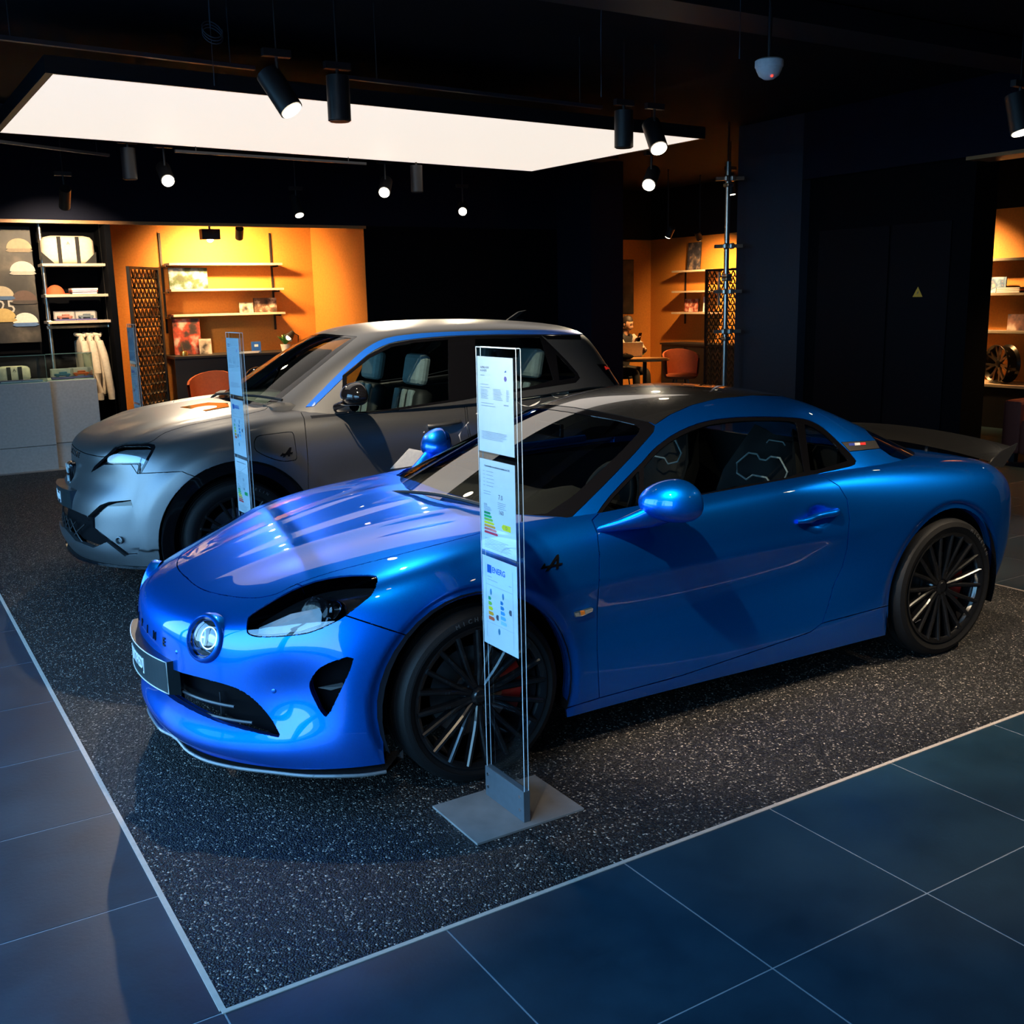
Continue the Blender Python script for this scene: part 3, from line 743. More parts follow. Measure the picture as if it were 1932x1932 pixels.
# ---- mirrors
def mirror(s):
    bm=bmesh.new(); bmesh.ops.create_uvsphere(bm,u_segments=40,v_segments=24,radius=1)
    for v in bm.verts:
        x,y,z=v.co
        xx=x*.115 if x<0 else x*.055
        yy=y*.118; zz=z*(.088 if z>0 else .070)*(1-.12*y)
        if x>.25: xx=.25*.055+ (x-.25)*.01
        v.co=Vector((xx-.03*y,yy,zz))
        v.co.x+=.0
    bmesh.ops.transform(bm,matrix=Matrix.Translation((.765,-.960,.928)),verts=bm.verts[:])
    if s>0: bmesh.ops.scale(bm,vec=(1,-1,1),verts=bm.verts[:]); bmesh.ops.reverse_faces(bm,faces=bm.faces[:])
    h=bmobj('mirror_housing',bm,M_blue,blue,True,50)
    bm=bmesh.new()
    ring=[]
    for (p,a,b,ux) in (((.60,-.825,.835),.085,.020,0),((.65,-.868,.855),.080,.030,0),((.71,-.915,.88),.078,.045,0),((.755,-.95,.91),.075,.055,0)):
        ring.append([bm.verts.new(Vector(p)+Vector((a*math.cos(2*PI*k/14),0,b*math.sin(2*PI*k/14)))) for k in range(14)])
    for A,B in zip(ring,ring[1:]):
        for k in range(14): bm.faces.new((A[k],A[(k+1)%14],B[(k+1)%14],B[k]))
    bmesh.ops.recalc_face_normals(bm,faces=bm.faces[:])
    if s>0: bmesh.ops.scale(bm,vec=(1,-1,1),verts=bm.verts[:]); bmesh.ops.reverse_faces(bm,faces=bm.faces[:])
    bmobj('mirror_stalk',bm,M_blue,h,True,60)
    bm=bmesh.new(); cyl(bm,(.800,s*-.97+0,.944),(.806,s*-.97,.944),.055,.05,24); 
    bmobj('mirror_glass',bm,M_chrome,h)
mirror(-1); mirror(1)
# ---- headlights
panel(bb,{20},'headlight_lens',M_clear,blue,gap=.002,flange=0,offset=-.003,mirror='split')
hb=panel(bb,{20},'headlight_bowl',mat('lamp_bowl',(.012,.012,.013),.18,spec=.6),blue,gap=0,flange=-.05,offset=-.055,mirror='split')
def ringlamp(name,pos,nrm,r,d,m1,parent,mir=True):
    for s in ((-1,1) if mir else (-1,)):
        p=Vector((pos.x,pos.y*(-s) ,pos.z)); n=Vector((nrm.x,nrm.y*(-s),nrm.z))
        bm=bmesh.new(); M=frame_at(p,n); lathe(bm,[(r*.15,-d*.8),(r*.8,-d*.5),(r*.92,0),(r,d*.2),(r*1.08,0),(r*1.05,-d)],28,M)
        bmesh.ops.recalc_face_normals(bm,faces=bm.faces[:])
        o=bmobj(name,bm,m1,parent,True,40)
P,n=hit(bvB,BC,(622,1140)); nf=Vector((-.80,-.35,.45)).normalized()
ringlamp('projector',P-n*.045,nf,.034,.03,M_chrome,blue)
ringlamp('projector_ring',P-n*.06+Vector((-.06,0.03,-.005)),nf,.062,.015,M_gloss,blue)
P2,n2=hit(bvB,BC,(530,1175))
panel_l=stick('sky_reflection_patch',bvB,BC,[[(478,1170),(540,1140),(600,1128),(600,1175),(560,1190),(500,1195),(476,1190)]],.001,mat('sky_reflection_grey',(.42,.47,.52),.35),blue,off=-.045)  # pale patch behind the lens, the sky's reflection put into its colour
# round driving lamps
P,n=hit(bvB,BC,(384,1203)); P=P-n*.003; nl_=(Vector((-.93,-.22,.22)).normalized()*.15+n*.85).normalized()
for s in (-1,1):
    p=Vector((P.x,P.y*(-s),P.z)); nn=Vector((nl_.x,nl_.y*(-s),nl_.z)); M=frame_at(p,nn)
    bm=bmesh.new(); lathe(bm,[(.066,-.03),(.067,.004),(.072,.010),(.079,.007),(.085,-.004),(.087,-.03)],40,M); bmesh.ops.recalc_face_normals(bm,faces=bm.faces[:]); o=bmobj('driving_lamp_rim',bm,M_blue,blue,True,50)
    bm=bmesh.new(); lathe(bm,[(.0005,-.055),(.03,-.05),(.052,-.03),(.066,.0)],40,M); bmesh.ops.recalc_face_normals(bm,faces=bm.faces[:]); bmobj('driving_lamp_bowl',bm,mat('lamp_chrome_dark',(.35,.35,.36),.12,metal=1),o,True,60)
    bm=bmesh.new(); lathe(bm,[(.03,-.035),(.035,-.02),(.039,-.02),(.041,-.035)],40,M); bmobj('driving_lamp_ring',bm,M_chrome,o,True,60)
    bm=bmesh.new(); lathe(bm,[(.0005,.012),(.03,.010),(.05,.005),(.066,-.004)],40,M); bmesh.ops.recalc_face_normals(bm,faces=bm.faces[:]); bmobj('driving_lamp_glass',bm,M_clear,o,True,60)
# ---- grille bars, side intake blades
def frontx(y,z):
    r=bvB.ray_cast(Vector((-2,y,z)),Vector((1,0,0))); return r[0].x if r[0] else None
for zc,wm in ((.335,.535),(.285,.585)):
    for s in (1,):
        pts=[]
        for k in range(41):
            y=-wm+2*wm*k/40; x=frontx(y,zc)
            if x is not None: pts.append((x+.028,y,zc))
        bm=bmesh.new(); tube(bm,pts,.0055,6); bmesh.ops.scale(bm,vec=(1,1,1),verts=bm.verts[:]); bmobj('grille_bar',bm,mat('grille_black',(.06,.06,.064),.3),blue,True)
for y in (-.45,-.2,.2,.45):
    x=frontx(y,.29); boxo('grille_post',(x+.06,y,.30),(.01,.012,.13),M_plastic,blue)
stick('intake_blade',bvB,BC,[zp([(1075,1330),(1220,1300),(1235,1322),(1150,1345)],240,860,.3313)],.004,M_plastic,blue,off=-.02)
# ---- bumper details
for p in ((517,1304),): drop('parking_sensor',bvB,BC,p,[(.0005,.001),(.007,.001),(.0085,0),(.0085,-.01)],M_blue,blue,16)
for p in ((333,1230),): drop('parking_sensor',bvB,BC,p,[(.0005,.004),(.005,.003),(.008,0),(.0085,-.01)],M_blue,blue,16)
# wordmark on the nose, one letter at a time along the surface
for k,ch in enumerate('ALPINE'):
    y=.235-.094*k; z=.508
    r=bvB.ray_cast(Vector((-2,y,z)),Vector((1,0,0)))
    if r[0] is None: continue
    n=r[1] if r[1].x<0 else -r[1]; xa=Vector((0,-1,0)); xa=(xa-n*xa.dot(n)).normalized(); ya=n.cross(xa)
    M=Matrix(((xa.x,ya.x,n.x,r[0].x),(xa.y,ya.y,n.y,r[0].y),(xa.z,ya.z,n.z,r[0].z),(0,0,0,1)))
    texto('nose_letter',ch,.042,.003,M_gloss,M,blue,bold=.001)
# number plate holder
bm=bmesh.new(); N=24; rows=[]
for k in range(N+1):
    y=-.30+.60*k/N; xo=-.985+.55*y*y
    xi=(frontx(y,.40) or -.9)+.02
    rows.append([bm.verts.new(v) for v in ((xo,y,.335),(xo,y,.455),(max(xi,xo+.02),y,.455),(max(xi,xo+.02),y,.325))])
for A,B in zip(rows,rows[1:]):
    for a in range(4): bm.faces.new((A[a],A[(a+1)%4],B[(a+1)%4],B[a]))
bm.faces.new(rows[0]); bm.faces.new(rows[-1][::-1]); bmesh.ops.recalc_face_normals(bm,faces=bm.faces[:])
pl=bmobj('number_plate',bm,mat('plate_black',(.014,.02,.022),.35),blue)
bm=bmesh.new()
loop=[(-.985+.55*y*y-.001,y,.453) for y in np.linspace(-.298,.298,25)]+[(-.985+.55*.298**2-.001,.298,.337)]+[(-.985+.55*y*y-.001,y,.337) for y in np.linspace(.298,-.298,25)]
tube(bm,loop,.0022,6,True); bmobj('plate_edge',bm,mat('plate_edge_white',(.7,.68,.62),.4),pl)
def bend(me,zc,y0=0):
    for v in me.vertices:
        yy=-(v.co.x)+y0; zz=v.co.y+zc; d=v.co.z
        v.co=Vector((-.985+.55*yy*yy-.0012-d,yy,zz))
me=text_me('[.A.CERTIFIED]'.replace('.A.',''),.062,.0012,'CENTER',.0009,.66); bend(me,.395); me.materials.clear(); me.materials.append(mat('plate_white',(.85,.86,.86),.4)); link(bpy.data.objects.new('plate_lettering',me),pl)
# splitter
out=[(-.945,0),(-.94,.12),(-.905,.22),(-.888,.33),(-.85,.44),(-.775,.55),(-.69,.64),(-.60,.73),(-.51,.79),(-.43,.83),(-.36,.845)]
outs=smooth_poly(out,3,False)
pts=[(x,-y) for x,y in outs[::-1]]+[(x,y) for x,y in outs[1:]]
bm=bmesh.new(); N=len(pts); a=[];b=[];c=[];d=[]
for x,y in pts:
    k=.10 if abs(y)<.8 else .06
    inx=x+.10; iny=y*.9
    zl=.112+.02*(1-sstep(.16,.30,abs(y)))
    a.append(bm.verts.new((x,y,zl))); b.append(bm.verts.new((x,y,zl+.012))); c.append(bm.verts.new((inx,iny,zl+.03))); d.append(bm.verts.new((inx,iny,zl-.005)))
for i in range(N-1):
    for A,B in ((a,b),(b,c),(c,d),(d,a)): bm.faces.new((A[i],A[i+1],B[i+1],B[i]))
bmesh.ops.recalc_face_normals(bm,faces=bm.faces[:]); sp_=bmobj('front_splitter',bm,M_carbon,blue)
bm=bmesh.new(); tube(bm,[(x-.001,y,.118+.02*(1-sstep(.16,.30,abs(y)))) for x,y in pts],.0065,6); bmobj('splitter_edge',bm,mat('splitter_grey',(.15,.155,.16),.35,coat=.5),sp_,True)
# ---- rear wing
bm=bmesh.new(); rows=[]
for k in range(33):
    y=-.66+1.32*k/32; t=(y/.66)**2; zc=.885-.042*t; xc=3.06+.01*(1-t)
    pr=[(-.09,-.010),(-.05,.004),(.02,.022),(.08,.036),(.10,.044),(.102,.036),(.05,.008),(-.02,-.010)]
    rows.append([bm.verts.new((xc+px_,y,zc+pz)) for px_,pz in pr])
for A,B in zip(rows,rows[1:]):
    for q in range(8): bm.faces.new((A[q],A[(q+1)%8],B[(q+1)%8],B[q]))
bm.faces.new(rows[0]); bm.faces.new(rows[-1][::-1]); bmesh.ops.recalc_face_normals(bm,faces=bm.faces[:])
wg=bmobj('rear_wing',bm,M_carbon,blue,True,40)
for s in (-1,1):
    bm=bmesh.new(); prism(bm,[(-.10,-.03),(.02,-.055),(.11,.03),(.125,.06),(.0,.03)],Matrix(((1,0,0,3.06),(0,0,1,s*.662-.003),(0,1,0,.845),(0,0,0,1))),.006); bmobj('wing_end_plate',bm,M_plastic,wg)
    bm=bmesh.new(); tube(bm,[(3.02,s*.25,.80),(3.03,s*.25,.84),(3.05,s*.25,.88)],.014,8); bmobj('wing_post',bm,M_plastic,wg)
# flag on the pillar strip
for k,c in enumerate(((.02,.05,.4),(.8,.8,.8),(.7,.03,.03))):
    x0=1601+k*10.5; stick('flag_stripe',bvG,BC,[[(x0,837-k*.6),(x0+10,836.4-k*.6),(x0+11,841-k*.6),(x0+1,841.6-k*.6)]],.003,mat('flag%d'%k,c,.4),blue)
# ---- wheels
def arm_mesh(name,mat_):
    bm=bmesh.new()
    def bar(pts,w,d):
        L=[];
        for (r,a,yo,ww) in pts:
            c=Vector((r*math.cos(a),r*math.sin(a),yo)); t=Vector((-math.sin(a),math.cos(a),0))
            L.append([bm.verts.new(v) for v in (c-t*ww,c-t*ww*.45+Vector((0,0,.006)),c+t*ww*.45+Vector((0,0,.006)),c+t*ww,c+t*ww-Vector((0,0,d)),c-t*ww-Vector((0,0,d)))])
        for A,B in zip(L,L[1:]):
            for q in range(6): bm.faces.new((A[q],A[(q+1)%6],B[(q+1)%6],B[q]))
        bm.faces.new(L[0]); bm.faces.new(L[-1][::-1])
    for s in (-1,1):
        bar([(.035,s*.10,.0,.010),(.085,s*.085,.006,.0095),(.115,s*.11,.012,.0095),(.231,s*.155,.026,.0085)],.01,.024)
    bmesh.ops.recalc_face_normals(bm,faces=bm.faces[:])
    m=bpy.data.meshes.new(name); bm.to_mesh(m); bm.free(); m.materials.append(mat_); return m
def tyre_bm(R,Wd,rim):
    bm=bmesh.new(); h=Wd/2
    pr=[(rim-.004,h-.015),(rim+.012,h-.008),(rim+.03,h-.001),(R-.035,h),(R-.015,h-.008),(R-.004,h-.022)]
    for g in (.6,.2,-.2,-.6):
        y=h*g*.9; pr+=[(R,y+.008),(R,y+.005),(R-.007,y+.004),(R-.007,y-.004),(R,y-.005)]
    pr+=[(R-.004,-h+.022),(R-.015,-h+.008),(R-.035,-h),(rim+.012,-h+.008),(rim-.004,-h+.015)]
    lathe(bm,pr,72); bmesh.ops.recalc_face_normals(bm,faces=bm.faces[:]); return bm
def wheel(parent,cx,cy,cz,R,Wd,rimr,side,spm,ns,rot,face,letters=None,sc=1,cap=.03,caliper=True):
    """side -1: outer face towards -y"""
    bm=bmesh.new(); r=rimr; h=Wd/2
    lathe(bm,[(r*.93,face+.020),(r-.006,h-.006),(r+.004,h-.004),(r+.003,h-.012),(r-.012,h-.03),(r-.022,.03),(r-.03,-h+.02),(r+.002,-h+.01),(r-.004,-h),(r-.04,-h+.02),(r-.035,0),(r*.90,face+.0)],72)
    bmesh.ops.recalc_face_normals(bm,faces=bm.faces[:])
    w=bmobj('wheel',bm,M_wheel,parent,True,35)
    w.matrix_local=Matrix.Translation((cx,cy,cz))@Matrix.Rotation(PI/2 if side<0 else -PI/2,4,'X')
    bmobj('tyre',tyre_bm(R,Wd,rimr),M_rubber,w,True,30)
    for k in range(ns):
        o=bpy.data.objects.new('spoke',spm); link(o,w); o.matrix_local=Matrix.Translation((0,0,face))@Matrix.Rotation(rot+2*PI*k/ns,4,'Z')@Matrix.Diagonal((sc,sc,1,1))
    bm=bmesh.new(); lathe(bm,[(.0005,face+.012),(.022,face+.012),(.030,face+.004),(.055,face-.002),(.068,face-.02),(.068,face-.06)],32); bmesh.ops.recalc_face_normals(bm,faces=bm.faces[:]); bmobj('hub_cap',bm,M_wheel,w,True,40)
    for k in range(5):
        a=2*PI*k/5+.3; bm=bmesh.new(); cyl(bm,(.048*math.cos(a),.048*math.sin(a),face-.01),(.048*math.cos(a),.048*math.sin(a),face+.002),.008,.008,6); bmobj('wheel_bolt',bm,M_chrome,w)
    bm=bmesh.new(); lathe(bm,[(.06,face-.065),(.162,face-.065),(.164,face-.07),(.164,face-.09),(.06,face-.09)],48); bmesh.ops.recalc_face_normals(bm,faces=bm.faces[:]); bmobj('brake_disc',bm,M_disc,w,True,30)
    if caliper:
        bm=bmesh.new(); a0=-.62 if side<0 else PI-.62+0; 
        rows=[]
        for k in range(9):
            a=a0+1.1*k/8; rows.append([bm.verts.new((rr*math.cos(a),rr*math.sin(a),zz)) for rr,zz in ((.105,face-.026),(.185,face-.026),(.19,face-.1),(.105,face-.1))])
        for A,B in zip(rows,rows[1:]):
            for q in range(4): bm.faces.new((A[q],A[(q+1)%4],B[(q+1)%4],B[q]))
        bm.faces.new(rows[0]); bm.faces.new(rows[-1][::-1]); bmesh.ops.recalc_face_normals(bm,faces=bm.faces[:]); bmobj('brake_caliper',bm,M_red,w)
    bm=bmesh.new(); va=-2.45; cyl(bm,((rimr-.035)*math.cos(va),(rimr-.035)*math.sin(va),face+.005),((rimr-.06)*math.cos(va),(rimr-.06)*math.sin(va),face+.02),.004,.004,8); bmobj('valve',bm,M_chrome,w)
    if letters:
        s,a0,st=letters
        for k,ch in enumerate(s):
            a=a0-st*k; rr=rimr+(R-rimr)*.52
            M=Matrix.Rotation(a-PI/2,4,'Z')@Matrix.Translation((0,rr,h+.0012))
            texto('tyre_letter',ch,.022,.0006,mat('tyre_letter_grey',(.07,.07,.07),.5),M,w)
    return w
armM=arm_mesh('spoke',M_wheel)
wheel(blue,HFC[0],-.775,.315,.315,.215,.256,-1,armM,10,.21,.075,('MICHELIN',1.9,.085),1.08)
wheel(blue,HRC[0],-.765,.323,.323,.245,.256,-1,armM,10,.05,.085,('MICHELIN',1.05,.085),1.08)
wheel(blue,HFC[0],.775,.315,.315,.215,.256,1,armM,10,.21,.075,None,1.08)
wheel(blue,HRC[0],.765,.323,.323,.245,.256,1,armM,10,.05,.085,None,1.08)
# wheel wells and underbody
for (c,r) in ((HFC,RA),(HRC,RB)):
    for s in (-1,1):
        bm=bmesh.new(); n=24; A=[];B=[]
        for k in range(n+1):
            a=-.35+(PI+.7)*k/n; x=c[0]+(r+.012)*math.cos(a); z=max(.1,c[1]+(r+.012)*math.sin(a)); A.append(bm.verts.new((x,s*.865,z))); B.append(bm.verts.new((x,s*.50,z)))
        for k in range(n): bm.faces.new((A[k],A[k+1],B[k+1],B[k]))
        bm.faces.new(B); bmobj('wheel_well',bm,M_inner,blue)
bm=bmesh.new(); bx(bm,(1.2,0,.16),(3.6,1.2,.05)); bx(bm,(1.21,0,.17),(1.6,1.66,.04)); bmobj('underbody',bm,M_inner,blue)
# ---- cabin
M_trimd=mat('cabin_black',(.012,.012,.013),.6); M_trimg=mat('dash_grey',(.035,.034,.032),.65,bump=.2)
bm=bmesh.new(); rows=[]
for k in range(21):
    y=-.70+1.4*k/20; hood_=.055*math.exp(-((y+.37)/.16)**2)
    rows.append([bm.verts.new(v) for v in ((.26+.12*y*y,y,.80),(.36+.14*y*y,y,.845),(.58,y,.865+hood_*.6),(.72,y,.855+hood_),(.76,y,.80),(.74,y,.5))])
for A,B in zip(rows,rows[1:]):
    for q in range(5): bm.faces.new((A[q],A[q+1],B[q+1],B[q]))
bmobj('dashboard',bm,M_trimg,blue,True,50)
bm=bmesh.new(); M=Matrix.Translation((.88,-.37,.83))@Matrix.Rotation(-1.15,4,'Y')
n=40; rg=[(.165*math.cos(2*PI*k/n),.165*math.sin(2*PI*k/n),0) for k in range(n)]; tube(bm,[M@Vector(p) for p in rg],.015,8,True)
for a in (0,PI,PI/2*3 if False else PI/2): tube(bm,[M@Vector((0,0,.01)),M@Vector((.16*math.cos(a+PI/2),.16*math.sin(a+PI/2),0))],.014,6)
cyl(bm,M@Vector((0,0,-.03)),M@Vector((0,0,.02)),.05,.05,16); bmobj('steering_wheel',bm,M_trimd,blue,True,50)
M_lt=mat('seat_piping',(.62,.72,.72),.3)
def seat(yc):
    prof=[(1.10,.30),(1.35,.22),(1.55,.22),(1.62,.35),(1.72,.60),(1.80,.80),(1.85,.93),(1.88,1.02)]
    bm=bmesh.new(); rows=[]
    for k,(x,z) in enumerate(prof):
        w=[.22,.25,.25,.24,.25,.24,.17,.12][k]
        rows.append([bm.verts.new((x+dx,yc+w*t,z+dz)) for t,dx,dz in ((-1,-.07,.05),(-.8,-.05,.03),(-.5,0,0),(0,0,0),(.5,0,0),(.8,-.05,.03),(1,-.07,.05))])
    back=[[bm.verts.new(v.co+Vector((.07,0,-.03))) for v in r] for r in rows]
    def sk(R):
        for A,B in zip(R,R[1:]):
            for q in range(6): bm.faces.new((A[q],A[q+1],B[q+1],B[q]))
    sk(rows); sk(back)
    def rim_(a,b):
        for q in range(len(a)-1): bm.faces.new((a[q],a[q+1],b[q+1],b[q]))
    rim_(rows[0],back[0]); rim_(rows[-1],back[-1]); rim_([r[0] for r in rows],[r[0] for r in back]); rim_([r[-1] for r in rows],[r[-1] for r in back])
    bmesh.ops.recalc_face_normals(bm,faces=bm.faces[:]); s=bmobj('seat',bm,M_trimd,blue,True,60)
    # bright edged harness opening below the head restraint
    lp=[(-.165,0),(-.10,.055),(-.045,.055),(-.02,.035),(.02,.035),(.045,.055),(.10,.055),(.165,0),(.15,-.045),(.08,-.065),(.045,-.04),(-.045,-.04),(-.08,-.065),(-.15,-.045)]
    bm=bmesh.new(); tube(bm,[(1.745+.25*v,yc+u,.885+v) for u,v in lp],.0045,6,True); bmobj('seat_piping',bm,M_lt,s)
    bm=bmesh.new(); tube(bm,[(1.83,yc+u,1.00+v) for u,v in ((-.06,-.015),(-.045,0),(.045,0),(.06,-.015))],.003,6); bmobj('headrest_piping',bm,M_lt,s)
seat(-.37); seat(.37)
# far door card with a painted strip, parcel bulkhead, mirror
for s in (-1,1):
    if s>0: bm=bmesh.new(); tube(bm,[(.62,s*.70,.90),(1.0,s*.715,.915),(1.5,s*.715,.93)],.018,8); bmobj('door_strip',bm,M_blue,blue,True)
    b2('door_card',(.72,s*.735-.01,.25),(1.75,s*.735+.01,.86),M_trimd,blue)
b2('bulkhead',(1.98,-.6,.2),(2.0,.6,.98),M_trimd,blue); b2('cabin_floor',(.4,-.7,.17),(2.0,.7,.19),M_trimd,blue)
boxo('rear_view_mirror',(.83,0,1.10),(.02,.22,.06),M_gloss,blue,None,.006)
# wipers
def surfz(bv,x,y): 
    r=bv.ray_cast(Vector((x,y,2)),Vector((0,0,-1))); return r[0]
for pts in (((.16,.22),(.20,-.05),(.26,-.35),(.31,-.52)),((.13,.30),(.20,.50))):
    L=[surfz(bvG,*p)+Vector((-.008,0,.018)) for p in smooth_poly(pts,4,False)]
    bm=bmesh.new(); tube(bm,L,.008,6); bmobj('wiper',bm,M_plastic,blue,True)
# ------------------------------------------------------------------ grey hatchback
M_grey=paint('satin_grey_paint',(.165,.17,.178),.38,.85,.12,1.5)
GO=Vector((1.82,6.80,0)); GYAW=-.03
grey=empty('hatchback',GO,GYAW); tag(grey,'satin grey five-door hatchback with blue roof strip and white door graphics','car')
GM=Matrix.Translation(GO)@Matrix.Rotation(GYAW,4,'Z'); GC=Cam2(GM)
gx=[-.50,-.38,-.18,0,.25,.55,1.0,1.5,2.0,2.53,2.8,2.97]
gsh=[(.70,.855),(.76,.90),(.80,.935),(.82,.96),(.825,.98),(.83,.995),(.84,.985),(.845,.98),(.845,1.0),(.84,1.05),(.81,1.02),(.72,.98)]
T=[[(-.75,0,.825),(-.742,.22,.825),(-.715,.42,.838),(-.62,.58,.85)],
 [(-.64,0,.915),(-.635,.22,.915),(-.60,.42,.915),(-.50,.60,.915)],
 [(-.38,0,.985),(-.38,.22,.985),(-.36,.44,.985),(-.29,.64,.97)],
 [(-.08,0,1.028),(-.08,.22,1.028),(-.06,.46,1.022),(0,.66,1.005)],
 [(.18,0,1.055),(.18,.24,1.055),(.2,.46,1.048),(.24,.68,1.03)],
 [(.5,0,1.06),(.5,.24,1.06),(.52,.48,1.055),(.54,.69,1.04)]]
for x in (1.0,1.5,2.0,2.53,2.8): T.append([(x,0,1.03),(x,.24,1.03),(x,.48,1.03),(x,.70,1.02)])
T.append([(3.03,0,1.0),(3.03,.24,1.0),(3.01,.46,1.0),(2.99,.62,.99)])
for i in range(12): T[i].append((gx[i],*gsh[i]))
S_=[[(.74,.76),(.76,.65),(.77,.53),(.77,.42),(.77,.31),(.76,.2)],
 [(.81,.80),(.84,.68),(.845,.55),(.845,.42),(.84,.3),(.83,.2)],
 [(.87,.85),(.895,.74),(.895,.58),(.89,.42),(.88,.3),(.87,.2)],
 [(.885,.87),(.905,.77),(.905,.6),(.90,.42),(.89,.3),(.88,.2)],
 [(.88,.88),(.90,.77),(.895,.6),(.885,.42),(.88,.3),(.87,.2)],
 [(.875,.89),(.885,.76),(.875,.6),(.865,.42),(.87,.3),(.86,.2)],
 [(.878,.89),(.88,.76),(.865,.6),(.855,.42),(.87,.3),(.86,.2)],
 [(.878,.89),(.88,.76),(.865,.6),(.855,.42),(.87,.3),(.86,.2)],
 [(.88,.9),(.89,.77),(.88,.6),(.87,.42),(.875,.3),(.86,.2)],
 [(.885,.93),(.905,.8),(.905,.6),(.90,.42),(.89,.3),(.88,.2)],
 [(.85,.92),(.87,.8),(.865,.6),(.85,.45),(.84,.33),(.82,.25)],
 [(.77,.9),(.78,.78),(.78,.6),(.77,.46),(.75,.36),(.72,.28)]]
S=[]
for i,row in enumerate(S_):
    S.append([((([-.52,-.535,-.545,-.55,-.555,-.53][k]) if i==0 else (2.99 if i==11 else gx[i])),w,z) for k,(w,z) in enumerate(row)])
pxf=[-.80,-.79,-.745,-.655]; pwf=[0,.22,.42,.60]; zf=[.74,.655,.57,.42,.29,.2]; dxf=[.05,.035,-.04,-.055,-.075,-.02]
Fr=[[(pxf[j]+dxf[k],pwf[j],zf[k]) for k in range(6)] for j in range(4)]
Rr=[[([3.08,3.08,3.06,3.03][j],[0,.24,.46,.63][j],[.9,.78,.6,.46,.36,.28][k]) for k in range(6)] for j in range(4)]
V,F=box_cage(T,S,Fr,Rr); cb=subsurf(V,F,4)
GF=(0,.33); GR_=(2.53,.33); GRA=.455
for v in cb.verts:
    x,y,z=v.co; w=abs(y); s=-1 if y<0 else 1
    for c in (GF,GR_):
        d=math.hypot(x-c[0],z-c[1])
        if w>.6 and d<GRA+.16 and z>.3: v.co.y+=s*.022*(1-sstep(GRA+.06,GRA+.15,d))
    if z>.9 and x<.35 and w<.72:      # bonnet shoulders and centre bulge
        a=sstep(-.6,-.3,x)
        v.co.z+=.014*a*math.exp(-((w-.60)/.07)**2)-.010*a*math.exp(-((w-.45)/.08)**2)
    if w>.6 and .5<x<2.2 and .3<z<.95: v.co.y-=s*.014*math.exp(-((z-.62)/.12)**2)*sstep(.45,.7,x)*(1-sstep(1.9,2.15,x))
cb.normal_update(); near_half(cb); lay=cb.faces.layers.int.new('p')
for f in cb.faces: f[lay]=3 if f.calc_center_median().x<1.2 else 5
gfr=lambda f: f.normal.dot(f.calc_center_median()-GC.C)<0
gsd=lambda f: gfr(f) and f.calc_center_median().y<-.5
gff=lambda f: gfr(f) and f.calc_center_median().x<.3
z1=lambda L: zp(L,90,740,.17594)
hoodg=smooth_poly([(128,832),(137,842),(160,855),(194,862),(205,857),(219,843),(240,837),(281,835),(310,817),(354,803),(400,794),(450,785),(500,773)],3,False)+[(520,755),(450,700),(300,700),(130,790)]
cut(cb,hoodg,GC,lambda f: gff(f) and f.normal.z>.1,True,2)
cut(cb,z1([(960,872),(1250,860),(1440,850),(1510,880),(1700,950),(1700,2200),(-400,2200),(-400,500),(200,480),(270,570),(400,650),(590,690),(780,690),(900,780)]),GC,gff,True,1,{3})
cut(cb,[(560,763),(574,790),(578,830),(581,870),(583,950),(590,1100),(1000,1050),(900,900),(880,800),(876,760),(870,700),(700,700)],GC,lambda f: gsd(f) and f.calc_center_median().x<1.7,True,4)
cut(cb,[(878,700),(880,760),(884,800),(900,900),(1010,1050),(1200,1000),(1150,900),(1098,760),(1098,700)],GC,lambda f: gsd(f) and f.calc_center_median().x<2.5,True,7,{3,5})
cut(cb,smooth_poly([(480,838),(482,828),(490,822),(520,818),(546,815),(554,820),(558,845),(560,864),(553,869),(532,870),(510,864),(484,851)],2),GC,gsd,True,8,{3,4})
for c in (GF,GR_):
    cut(cb,circ(c[0],c[1],GRA,64),SIDE,lambda f:f.calc_center_median().y<-.55,True,30)
    cut(cb,[(c[0]-GRA*.99,c[1]),(c[0]+GRA*.99,c[1]),(c[0]+GRA*.99,0),(c[0]-GRA*.99,0)],SIDE,lambda f:f.calc_center_median().y<-.55,True,30)
HLg=z1([(800,560),(1085,548),(1140,560),(1152,592),(1085,720),(1000,870),(960,872),(978,790),(965,772),(600,775),(470,855),(500,800),(640,670),(720,590)])
cut(cb,HLg,GC,gff,True,20)
LGg=z1([(820,580),(1060,578),(1105,590),(1110,610),(1050,720),(990,850),(975,850),(1000,770),(985,755),(600,760),(520,815),(650,680),(730,605)])
cut(cb,LGg,GC,gff,True,21,{20})
GRg=z1([(-60,1180),(100,1190),(280,1270),(420,1330),(440,1400),(480,1470),(640,1600),(490,1665),(300,1590),(180,1450),(-40,1350)])
cut(cb,GRg,GC,gff,True,22)
SLg=z1([(655,1180),(890,1160),(905,1215),(620,1222),(475,1350),(480,1460),(850,1745),(830,1760),(440,1450),(430,1335),(560,1215)])
cut(cb,SLg,GC,gff,True,24)
PODg=z1([(905,1215),(620,1222),(475,1350),(480,1460),(850,1745),(955,1740),(1000,1620)])
cut(cb,PODg,GC,gff,True,25)
cut(cb,[(.36,.2),(.36,-.60),(.52,-.75),(1.0,-.80),(2.6,-.80),(2.85,-.7),(2.9,0),(2.9,.2)],TOP,lambda f:f.calc_center_median().z>.9 and f.normal.z>.3,True,30)
panel(cb,{2},'hood',M_grey,grey); panel(cb,{1},'front_bumper',M_grey,grey,flange=.03); panel(cb,{3},'front_fender',M_grey,grey,flange=.025,mirror='split')
